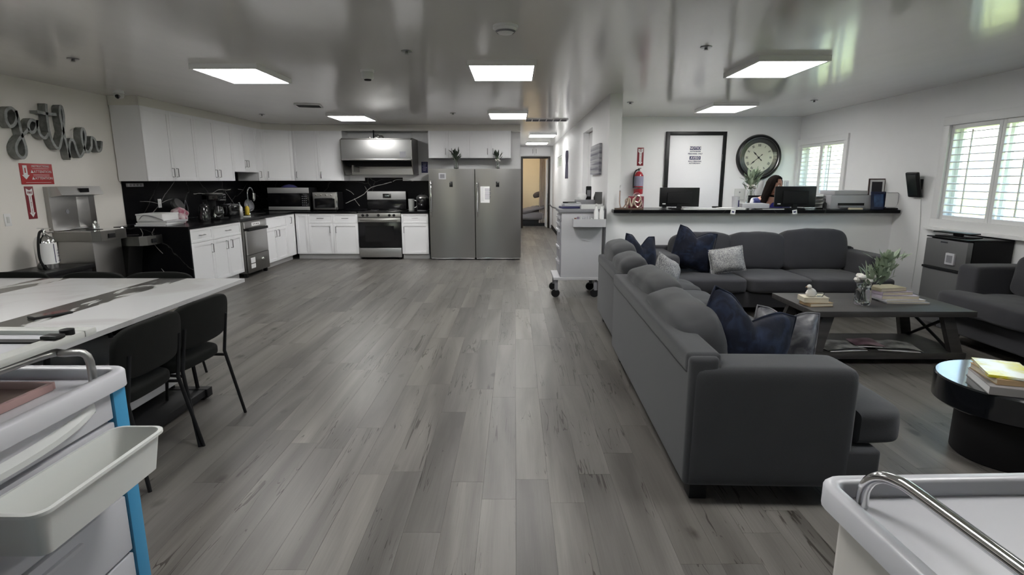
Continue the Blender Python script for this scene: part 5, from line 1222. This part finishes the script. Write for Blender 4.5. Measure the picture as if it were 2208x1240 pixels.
# head turned towards the window on the right
hd = bpy.data.objects.new('head', None); bpy.data.objects.remove(hd)
g = G(); N, K = 28, 20; hv = {}
for j in range(K+1):
    ph = PI*j/K
    for i in range(N):
        a = 2*PI*i/N; x, y, z = math.sin(ph)*math.cos(a), math.sin(ph)*math.sin(a), math.cos(ph)
        X, Y, Z = x*.074, y*.094, z*.112
        if z < 0: X *= 1-.30*z*z*1.1; Y *= 1-.20*z*z
        fr = max(0, -y)
        if fr > .3:
            Y -= .026*math.exp(-((X/.012)**2)-((Z+.014)/.020)**2)          # nose
            Y -= .008*math.exp(-((X/.026)**2)-((Z+.052)/.009)**2)          # lips
            Y += .010*math.exp(-(((abs(X)-.031)/.014)**2)-((Z-.008)/.012)**2)  # eye sockets
            Y -= .006*math.exp(-((X/.03)**2)-((Z+.088)/.014)**2)           # chin
        hv[j, i] = g.bm.verts.new((X, Y, Z))
for j in range(K):
    for i in range(N):
        q = [hv[j, i], hv[j, (i+1) % N], hv[j+1, (i+1) % N], hv[j+1, i]]
        g.bm.faces.new(q)
bmesh.ops.remove_doubles(g.bm, verts=g.bm.verts, dist=.0004)
HM = (.02, -.10, 1.385)
hr = (R(14), 0, R(34))
h_ = add('head', g, SKIN, t, loc=HM, rot=hr, smooth=80)
for s_ in (-1, 1):
    e = add('eye', G().lathe([(0, -.011), (.008, -.008), (.011, 0), (.008, .008), (0, .011)], 12, M=Matrix.Rotation(PI/2, 4, 'X')), PAPER, h_, loc=(s_*.031, -.076, .008)); 
    add('iris', G().lathe([(0, .0115), (.005, .0105), (.0052, .009)], 10, M=Matrix.Rotation(PI/2, 4, 'X')), INKB, h_, loc=(s_*.031, -.0765, .008))
    add('eyebrow', G().tube([(s_*.018, -.092, .030), (s_*.034, -.088, .035), (s_*.050, -.074, .029)], .003, 5), HAIR, h_)
    add('ear', G().puff(.014, .035, .06, n=3, cuts=6, M=Matrix.Translation((s_*.076, .0, -.03))), SKIN, h_)
add('mouth', G().tube([(-.022, -.088, -.053), (0, -.102, -.051), (.022, -.088, -.053)], [.002, .005, .002], 6), mat('lips', (.35, .10, .10), .5), h_)
def hairshape(p):
    # cap over the skull that falls down the back and sides, open over the face
    return p
g = G(); N, K = 36, 22; hv = {}
for j in range(K+1):
    v = j/K
    for i in range(N):
        a = 2*PI*i/N; face = max(0, math.cos(a+PI/2))      # 1 towards -y
        if v < .42:
            ph = v/.42*PI/2; rx_, ry_, rz_ = .088, .110, .128
            x, y, z = math.sin(ph)*math.cos(a)*rx_, math.sin(ph)*math.sin(a)*ry_+.004, math.cos(ph)*rz_-.004
        else:
            d_ = (v-.42)/.58; x = math.cos(a)*(.088+.035*d_); y = math.sin(a)*(.110-.02*d_)+.004+.02*d_; z = -.004-.25*d_
        wv = .004*math.sin(a*14+v*6)+.003*noise.noise(Vector((math.cos(a)*3, math.sin(a)*3, v*4)))
        x += math.cos(a)*wv; y += math.sin(a)*wv
        hv[j, i] = g.bm.verts.new((x, y, z))
for j in range(K):
    for i in range(N):
        a = 2*PI*(i+.5)/N; face = math.cos(a+PI/2); v = (j+.5)/K
        if face > .50 and v > .20 and not (face < .62 and v < .30): continue
        g.bm.faces.new([hv[j, i], hv[j, (i+1) % N], hv[j+1, (i+1) % N], hv[j+1, i]])
bmesh.ops.remove_doubles(g.bm, verts=g.bm.verts, dist=.0004)
bmesh.ops.delete(g.bm, geom=[v for v in g.bm.verts if not v.link_faces], context='VERTS')
bmesh.ops.solidify(g.bm, geom=list(g.bm.faces), thickness=.006)
add('hair', g, HAIR, t, loc=HM, rot=hr, smooth=80)
def handmesh(side):
    vs = [(0, 0, 0), (0, -.05, 0)]; es = [(0, 1)]; rr = [.024, (.034, .015)]
    for k_, (dx_, ln) in enumerate([(-.026, .058), (-.009, .068), (.009, .064), (.025, .05)]):
        b0 = len(vs); vs += [(dx_, -.085, .002), (dx_*1.1, -.085-ln*.5, -.006), (dx_*1.15, -.085-ln, -.022)]; es += [(1, b0), (b0, b0+1), (b0+1, b0+2)]; rr += [.0105, .0085, .007]
    b0 = len(vs); vs += [(-side*.036, -.045, -.004), (-side*.052, -.075, -.012)]; es += [(1, b0), (b0, b0+1)]; rr += [.012, .009]
    return vs, es, rr
for s_, bi in ((-1, 9), (1, 13)):
    vs, es, rr = handmesh(s_); o = skin('hand', [(a+Bv[bi][0], b_+Bv[bi][1], c+Bv[bi][2]) for a, b_, c in vs], es, rr, SKIN, t, sub=1)

# ------------------------------------------------------------------ right wall gadget
t = thing('wall_mounted_tablet', 'black tilted device mounted on the right wall left of the near window', 'device', (XR, 6.47, 1.40), -90)
add('wall_bracket', G().box(-.05, .05, -.05, 0, -.06, .06, .006), BLKM, t)
add('body', G().box(-.10, .10, -.035, .0, -.145, .145, .016, 3), BLK, t, loc=(-.0, -.055, 0), rot=(R(14), 0, 0)); add('screen', G().box(-.075, .075, -.0375, -.035, -.12, .12), mat('dark_screen', (.015, .02, .018), .2), t, loc=(0, -.055, 0), rot=(R(14), 0, 0))
one('thin_cable', G().tube(smoothpath([(XR-.006, 6.37, .2), (XR-.006, 6.36, .7), (XR-.006, 6.38, 1.0), (XR-.006, 6.42, 1.26)], 4), .004), PLG, 'thin white cable running down the right wall below the black device', 'cable')
# ------------------------------------------------------------------ dining table and chairs
t = thing('dining_table', 'white marble dining table with two dark stone strips and a black base', 'dining table', (-2.865, 2.88, 0))
hx, hy, tz0, tz1 = .935, .99, .735, .76
xs = [-hx, -.515, -.315, .325, .525, hx]
for i in range(5):
    dark = i in (1, 3)
    add('strip_inlay' if dark else 'marble_slab', G().box(xs[i], xs[i+1], -hy, hy, tz0, tz1, .0), SMARB if dark else WMARB, t, smooth=0, label='dark veined stone strip' if dark else None)
add('under_frame', G().box(-hx+.12, hx-.12, -hy+.12, hy-.12, .70, .734), BLKM, t, smooth=0)
for sy in (-1, 1):
    add('base_rail', G().box(-hx+.25, hx-.12, sy*.62-.03, sy*.62+.03, .02, .08, .004), BLKM, t)
    for i in range(9):
        x_ = -hx+.35+i*.165; add('base_rod', G().tube([(x_, sy*.62, .08), (x_+.02, sy*.50, .70)], .013, 6), BLKM, t)
add('pedestal_panel', G().box(.10, .62, -.35, .60, .12, .45, .004), WMARB, t, smooth=0)
add('pedestal_foot', G().box(.02, .80, -.45, .66, .03, .075, .004), BLKM, t); 
for x_, y_ in ((.05, -.4), (.74, -.4), (.05, .6), (.74, .6)): add('foot', G().box(x_, x_+.04, y_, y_+.04, 0, .03), BLKM, t)
t = thing('smartphone', 'black smartphone lying on the dark stone strip of the dining table', 'phone', (-2.40, 2.76, .7605), 62)
add('case', G().box(-.085, .085, -.04, .04, 0, .012, .005), BLK, t); add('screen', G().box(-.078, .078, -.034, .034, .012, .0128), BLKG, t)
def dchair(label, loc, rz):
    t = thing('dining_chair', label, 'chair', loc, rz, 'dark upholstered dining chairs')
    def curve(p):
        p.y -= 0; return p
    g = G().puff(.46, .44, .085, pf=(.0, .0, .10), n=4.2, cuts=14, M=Matrix.Translation((0, -.03, .395)))
    add('seat', g, TAUPE, t)
    g = G().puff(.50, .055, .26, pf=(0, .05, .0), n=4.0, cuts=16)
    for v in g.bm.verts:
        v.co.y -= .38*v.co.x**2; v.co.y += .12*v.co.z
    add('backrest', g, TAUPE, t, loc=(0, .205, .53))
    for s_ in (-1, 1):
        add('rear_leg', G().tube([(s_*.19, .235, .66), (s_*.195, .20, .42), (s_*.23, .275, 0)], [.009, .010, .009], 8), BLKM, t)
        add('front_leg', G().tube([(s_*.17, -.16, .40), (s_*.22, -.24, 0)], .0095, 8), BLKM, t)
        add('side_rail', G().tube([(s_*.195, .20, .395), (s_*.17, -.16, .395)], .009, 8), BLKM, t)
    return t
c0 = dchair('dark dining chair nearer the camera at the right side of the table', (-2.00, 2.60, 0), -90)
dup(c0, (-2.00, 3.07, 0), -94, 'dark dining chair farther from the camera at the right side of the table')
dup(c0, (-3.63, 3.735, 0), 4, 'dark chair back showing at the left of the far table end')
dup(c0, (-3.08, 3.73, 0), -3, 'dark chair back showing in the middle of the far table end')
dup(c0, (-2.58, 3.735, 0), 3, 'dark chair back showing at the right of the far table end')

# ------------------------------------------------------------------ white plastic utility carts in the foreground
def tray_top(t, x0, x1, y0, y1, z, m=PLW):
    """shallow tray with a rounded raised lip"""
    def rr(x0, x1, y0, y1, r, n=5):
        P = []
        for cx_, cy_, a0 in ((x1-r, y1-r, 0), (x0+r, y1-r, 90), (x0+r, y0+r, 180), (x1-r, y0+r, 270)):
            P += [(cx_+r*math.cos(R(a0+90*i/n)), cy_+r*math.sin(R(a0+90*i/n))) for i in range(n+1)]
        return P
    g = G(); prof = [(0, -.050), (0, -.006), (.006, 0), (.028, 0), (.034, -.006), (.038, -.034)]
    rings = []
    for ins, dz in prof: rings.append([g.bm.verts.new((px, py, z+dz)) for px, py in rr(x0+ins, x1-ins, y0+ins, y1-ins, max(.012, .055-ins))])
    for A, B in zip(rings, rings[1:]):
        for i in range(len(A)): j = (i+1) % len(A); g.bm.faces.new([A[i], A[j], B[j], B[i]])
    g.bm.faces.new(rings[-1]); g.bm.faces.new(rings[0][::-1])
    add('top_tray', g, m, t, smooth=50)
    return rr
t = thing('utility_cart', 'white plastic drawer cart with bright blue posts at the left picture edge', 'cart', (-1.17, 1.57, 0))
rr = tray_top(t, -.50, .015, -.86, .02, .90)
add('cabinet_body', G().box(-.46, -.03, -.82, -.02, .12, .85, .004), PLW, t)
for x_, y_ in ((-.036, -.055), (-.036, -.84), (-.49, -.055), (-.49, -.84)): add('corner_post', G().box(x_, x_+.034, y_, y_+.052, .06, .85, .005), BLUE, t, label='bright blue corner post')
for i, (za, zb) in enumerate(((.76, .845), (.52, .755), (.33, .515), (.13, .325))):
    o = add('drawer', G().box(-.032, -.008, -.785, -.058, za+.003, zb-.003, .004), PLW, t)
    if i == 0:
        # curved grip lip
        g = G(); n = 14
        rows = []
        for k_ in range(n+1):
            u = k_/n; y = -.70+u*.58; dz = .045*(2*u-1)**2; dep = .022*(1-(2*u-1)**4)
            rows.append([g.bm.verts.new((xx, y, zz)) for xx, zz in ((-.009, .778+dz*.6), (-.007+dep, .785+dz*.6), (-.007+dep, .800+dz*.6), (-.009, .812+dz*.6))])
        for A, B in zip(rows, rows[1:]):
            for k_ in range(4): j = (k_+1) % 4; g.bm.faces.new([A[k_], A[j], B[j], B[k_]])
        g.bm.faces.new(rows[0]); g.bm.faces.new(rows[-1][::-1]); add('grip', g, PLG, o)
    elif i < 3: add('grip', G().box(-.009, .004, -.62, -.24, zb-.045, zb-.03, .004), PLW, o)
for x_, y_ in ((-.43, -.06), (-.06, -.06), (-.43, -.80), (-.06, -.80)):
    add('caster', G().lathe([(0, -.014), (.03, -.014), (.03, .014), (0, .014)], 14, M=Matrix.Translation((x_, y_, .03)) @ Matrix.Rotation(PI/2, 4, 'X')), BLKM, t)
add('rail', G().tube(smoothpath([(-.055, -.055, .868), (-.055, -.062, .955), (-.085, -.10, .975), (-.125, -.17, .978), (-.125, -.75, .978), (-.12, -.82, .95), (-.12, -.83, .868)], 4), .011, 10), mat('satin_metal', (.42, .42, .41), .3, .8), t)
# hanging basket on the drawer side
t = thing('hanging_bin', 'white open plastic bin hooked on the side of the blue and white cart', 'bin', (-1.165, 1.49, .745))
g = G()
def rrp(x0, x1, y0, y1, r, n=5):
    P = []
    for cx_, cy_, a0 in ((x1-r, y1-r, 0), (x0+r, y1-r, 90), (x0+r, y0+r, 180), (x1-r, y0+r, 270)):
        P += [(cx_+r*math.cos(R(a0+90*i/n)), cy_+r*math.sin(R(a0+90*i/n))) for i in range(n+1)]
    return P
rings = []
for x0_, x1_, y0_, y1_, zz, r in ((.0, .148, -.43, .0, -.006, .03), (.004, .155, -.44, .008, .0, .034), (.004, .155, -.44, .008, .004, .034), (.010, .140, -.425, -.008, .004, .028), (.014, .130, -.41, -.022, -.10, .02)):
    pass
spec_ = [(.012, .132, -.412, -.02, -.112, .02), (.004, .146, -.428, -.004, -.008, .03), (.0, .156, -.438, .006, -.006, .036), (.0, .156, -.438, .006, .002, .036), (.010, .146, -.428, -.004, .003, .03), (.018, .126, -.406, -.026, -.106, .018)]
for a, b_, c, d, zz, r in spec_: rings.append([g.bm.verts.new((px, py, zz)) for px, py in rrp(a, b_, c, d, r)])
for A, B in zip(rings, rings[1:]):
    for i in range(len(A)): j = (i+1) % len(A); g.bm.faces.new([A[i], A[j], B[j], B[i]])
g.bm.faces.new(rings[0][::-1]); g.bm.faces.new(rings[-1])
add('bin_shell', g, mat('ivory_plastic', (.66, .67, .65), .35, var=.02), t, smooth=50)
t = thing('wooden_tray', 'shallow pinkish brown tray on top of the blue and white cart', 'tray', (-1.415, 1.28, .867))
pk = two_tone('pink_brown_plastic', (.26, .17, .15), (.40, .30, .25), 6, .4, .6, rough=.35)
add('tray_floor', G().box(-.14, .11, -.20, .19, 0, .004), pk, t, smooth=0)
add('tray_rim', G().box(-.14, .11, .185, .20, 0, .022, .003).box(-.14, .11, -.20, -.185, 0, .022, .003).box(.10, .115, -.185, .185, 0, .022, .003).box(-.145, -.13, -.185, .185, 0, .022, .003), mat('rosy_plastic', (.36, .23, .22), .35), t)
t = thing('serving_board', 'pale grey rimmed board resting on the metal rail of the left cart', 'board', (-1.245, 1.585, 1.0))
gb = mat('frosted_grey_plastic', (.50, .51, .49), .3)
add('rim', G().box(-.75, .0, -.045, .0, 0, .022, .008).box(-.05, .0, -.60, -.045, 0, .022, .008).box(-.75, -.05, -.60, -.56, 0, .022, .008), gb, t)
add('panel', G().box(-.75, -.045, -.56, -.04, .001, .008), PLW, t, smooth=0)
add('dark_band', G().box(-.75, -.075, -.135, -.105, .008, .013), BLKM, t, smooth=0); add('clip', G().box(-.045, .002, -.15, -.115, .022, .034, .006), BLK, t); add('clip_knob', G().lathe([(0, .02), (.018, .02), (.018, .036), (0, .04)], 14, c=(-.02, -.085, .0)), BLK, t)

t = thing('utility_cart', 'white plastic cart with a chrome rail in the lower right corner', 'cart', (.67, 1.14, 0), 2)
tray_top(t, 0, .75, -.80, 0, .80)
ivory = mat('ivory_side_plastic', (.55, .53, .50), .45, var=.03)
add('cabinet_body', G().box(.045, .72, -.77, -.03, .10, .75, .02, 3), ivory, t)
for i in range(3): add('drawer', G().box(.030, .045, -.72, -.09, .12+i*.205, .315+i*.205, .004), ivory, t)
add('rail', G().tube(smoothpath([(.068, -.072, .766), (.068, -.074, .812), (.073, -.098, .848), (.080, -.145, .866), (.085, -.22, .868), (.085, -.62, .868), (.08, -.69, .85), (.08, -.70, .768)], 5), .0125, 12), CHROME, t)
for x_, y_ in ((.08, -.08), (.66, -.08), (.08, -.72), (.66, -.72)):
    add('caster', G().lathe([(0, -.014), (.03, -.014), (.03, .014), (0, .014)], 14, M=Matrix.Translation((x_, y_, .03)) @ Matrix.Rotation(PI/2, 4, 'X')), BLKM, t); add('caster_stem', G().tube([(x_, y_, .03), (x_, y_, .10)], .012), NICKEL, t)

# ------------------------------------------------------------------ grey medication cart by the pillar
t = thing('medication_cart', 'tall light grey drawer cart on casters beside the white pillar', 'cart', (.57, 6.78, 0))
w, d = .50, .52
add('body', G().box(0, w, 0, d, .26, 1.06, .006), LGREY, t)
add('base_plate', G().box(-.09, w+.01, -.02, d+.03, .225, .26, .006), LGREY, t)
add('cart_top', G().box(-.035, w+.02, -.02, d+.02, 1.06, 1.10, .008), MGREY, t)
zz = .28
for h in (.19, .19, .21, .08, .08):
    o = add('drawer', G().box(-.016, 0, .015, d-.015, zz+.004, zz+h-.004, .003), mat('drawer_grey', (.30, .30, .33), .45), t)
    add('label_holder', G().box(-.030, -.016, .05, .20, zz+h-.055, zz+h-.02, .004), PLW, o); add('grip', G().box(-.034, -.016, .25, d-.06, zz+h-.05, zz+h-.028, .004), PLW, o); zz += h
add('side_bin', G().box(.13, .52, -.15, -.145, .90, .99, .001).box(.13, .52, -.15, -.001, .895, .90).box(.13, .135, -.145, -.001, .90, .99).box(.515, .52, -.145, -.001, .90, .99), LGREY, t, smooth=0)
for x_, y_ in ((-.05, .02), (w-.06, .02), (-.05, d-.04), (w-.06, d-.04)):
    o = add('caster_fork', G().box(x_-.02, x_+.02, y_-.015, y_+.03, .09, .225, .004), MGREY, t)
    add('caster', G().lathe([(0, -.014), (.05, -.014), (.055, 0), (.05, .014), (0, .014)], 18, M=Matrix.Translation((x_-.01, y_, .056)) @ Matrix.Rotation(PI/2, 4, 'X')), BLKM, o)
add('push_handle', G().tube(smoothpath([(0, d-.05, 1.08), (-.08, d+.0, 1.10), (-.12, d+.03, 1.14)], 3), .008), NICKEL, t)
for i, (x_, l_) in enumerate(((.98, 'left white bottle standing in the side bin of the grey cart'), (1.045, 'right white bottle standing in the side bin of the grey cart'))):
    t = thing('spray_bottle', l_, 'bottle', (x_, 6.705, .9005), group='white bottles in the cart bin')
    add('bottle_body', G().lathe([(0, 0), (.026, 0), (.029, .01), (.029, .17), (.014, .22), (.012, .24), (0, .245)], 16), SHUT, t); add('cap', G().lathe([(.012, .235), (.014, .24), (.014, .265), (0, .27)], 12), PLG, t)
for i in range(7):
    x_ = .73+i*.032; t = thing('medicine_cup', 'small supply item %s in the side bin of the grey cart' % ('leftmost', 'second from left', 'third from left', 'in the middle', 'fifth from left', 'sixth from left', 'nearest the white bottles')[i], 'container', (x_, 6.70, .9005), group='small supplies in the cart bin')
    add('container_body', G().lathe([(0, 0), (.012, 0), (.014, .10+.012*(i % 3)), (.011, .10+.012*(i % 3)), (0, .01)], 12), (mat('brown_box', (.25, .12, .10), .5), mat('purple_box', (.25, .20, .28), .5), PLG, PLW, PLW, PLW, PLG)[i], t)
t = thing('blood_pressure_kit', 'white device with black cuff on a dark tray on the grey cart top', 'medical device', (.70, 7.02, 1.101), 8)
add('tray', G().box(-.13, .13, -.10, .10, 0, .025, .006), INK, t); add('device', G().box(-.10, .12, -.08, .08, .025, .065, .010), PLW, t)
add('cuff', G().box(-.11, .06, -.06, -.03, .066, .082, .004), BLKM, t); add('paper_sheet', G().box(-.05, .11, -.09, .07, .0655, .070), PAPER, t)
t = thing('paper_tray', 'shallow white paper tray at the right of the cart top', 'tray', (.95, 6.90, 1.101), 0)
add('tray_shell', G().box(-.14, .14, -.09, .09, 0, .004).box(-.14, .14, -.09, -.086, .004, .04).box(-.14, .14, .086, .09, .004, .05).box(-.14, -.136, -.086, .086, .004, .04).box(.136, .14, -.086, .086, .004, .04), PLG, t, smooth=0); add('sheets', G().box(-.12, .12, -.08, .08, .0045, .022), PAPER, t, smooth=0)
t = thing('tissue_box', 'grey tissue box with a white tissue at the back of the cart top', 'tissue box', (.90, 7.15, 1.101)); add('carton', G().box(-.13, .13, -.06, .06, 0, .10, .004), MGREY, t); add('tissue', G().puff(.12, .05, .09, n=2.5, wr=.02, seed=3, M=Matrix.Translation((-.04, 0, .095))), PAPER, t)
t = thing('desk_phone', 'upright black handset behind the tissue box', 'phone', (.955, 7.26, 1.101)); add('cradle', G().box(-.04, .04, -.02, .03, 0, .06, .006), BLKM, t); add('handset', G().box(-.035, .035, -.015, .02, .06, .27, .012, 3), BLK, t); add('screen', G().box(-.022, .022, -.018, -.015, .14, .22), MGREY, t)
t = thing('wire_organizer', 'small metal desk organizer against the hallway wall', 'organizer', (1.055, 7.12, 1.101)); 
for i in range(4): add('divider', G().box(-.045, .045, -.06+i*.04, -.056+i*.04, 0, .20-.02*i), NICKEL, t, smooth=0)
add('base', G().box(-.05, .05, -.07, .07, 0, .006), NICKEL, t)

# ------------------------------------------------------------------ hallway
t = thing('canvas_art', 'grey striped canvas hanging on the hallway wall beside the pillar', 'picture', (1.129, 7.79, 1.72), -90)
add('canvas', G().box(-.42, .42, -.035, 0, -.20, .20, .002), two_tone('striped_canvas', (.16, .16, .19), (.42, .42, .44), 2.2, .40, .56, rough=.8, stretch=(.3, 1, 9)), t, smooth=0)
g = G()
for i, z_ in enumerate((-.16, -.10, -.03, .02, .09, .15)): g.box(-.415, .415, -.0362, -.035, z_, z_+.012)
add('painted_stripe', g, MGREY, t, smooth=0)
t = thing('ribbon_wreath', 'slim grey ribbon ornament hanging on the hallway wall', 'decoration', (1.128, 12.1, 1.48), -90)
add('loop', G().tube(smoothpath([(-.10, -.02, .0), (-.05, -.02, .25), (.09, -.02, .45), (.06, -.02, .56), (0, -.02, .58), (-.07, -.02, .55), (-.10, -.02, .45), (.05, -.02, .25), (.10, -.02, 0)], 5), .016, 6, flat=(.4, 1.8)), mat('lavender_grey', (.20, .19, .26), .5), t)
t = thing('recliner', 'grey blanket covered recliner in the room at the hallway end', 'recliner', (.52, 18.1, 0), 0)
gy = mat('grey_blanket', (.16, .15, .16), .9, bump=.3, bscale=60)
add('seat', G().puff(.95, .75, .30, n=5, wr=.04, seed=3, M=Matrix.Translation((0, 0, .18))), gy, t); add('backrest', G().puff(.30, .70, .60, n=5, wr=.03, seed=4, M=Matrix.Translation((.36, .05, .40)) @ Matrix.Rotation(R(18), 4, 'Y')), gy, t)
add('blanket', G().puff(.85, .60, .14, n=4, wr=.06, seed=6, M=Matrix.Translation((.02, -.12, .44)) @ Matrix.Rotation(R(-12), 4, 'Y')), gy, t); add('head_pillow', G().puff(.34, .40, .16, n=4, wr=.02, M=Matrix.Translation((.28, -.05, .92)) @ Matrix.Rotation(R(-20), 4, 'Y')), mat('dark_pillow', (.06, .05, .05), .9), t)
add('base', G().box(-.45, .45, -.30, .30, 0, .18, .01), BLKM, t)
t = thing('curtain', 'pale beige curtain hanging beside the open hallway door', 'curtain', (.87, 17.75, 0))
g = G(); pts = []
for i in range(37):
    u = i/36; pts.append((u*.22-.11, .022*math.sin(u*PI*9)))
A = [g.bm.verts.new((a, b_, .10)) for a, b_ in pts]; B = [g.bm.verts.new((a*.8, b_*.7, 2.35)) for a, b_ in pts]
for i in range(36): g.bm.faces.new([A[i], A[i+1], B[i+1], B[i]])
bmesh.ops.solidify(g.bm, geom=list(g.bm.faces), thickness=.004)
add('cloth', g, mat('taupe_curtain', (.60, .54, .50), .85), t, smooth=70)
add('curtain_rod', G().tube([(-.9, 0, 2.37), (.12, 0, 2.37)], .012), NICKEL, t)
t = thing('bedroom_fill_lamp', 'unseen warm ceiling lamp added to brighten the room at the hallway end', 'ceiling light', (.2, 18.3, ZC)); add('dome', G().lathe([(.16, 0), (.15, -.05), (.08, -.08), (0, -.09)], 24), mat('warm_fill_glow', (1, .84, .66), .4, emit=18, var=0), t); add('rim', G().lathe([(.15, 0), (.17, 0), (.17, -.015), (.15, -.015)], 24), NICKEL, t)  # lamp hidden above the doorway, added to brighten the beige walls
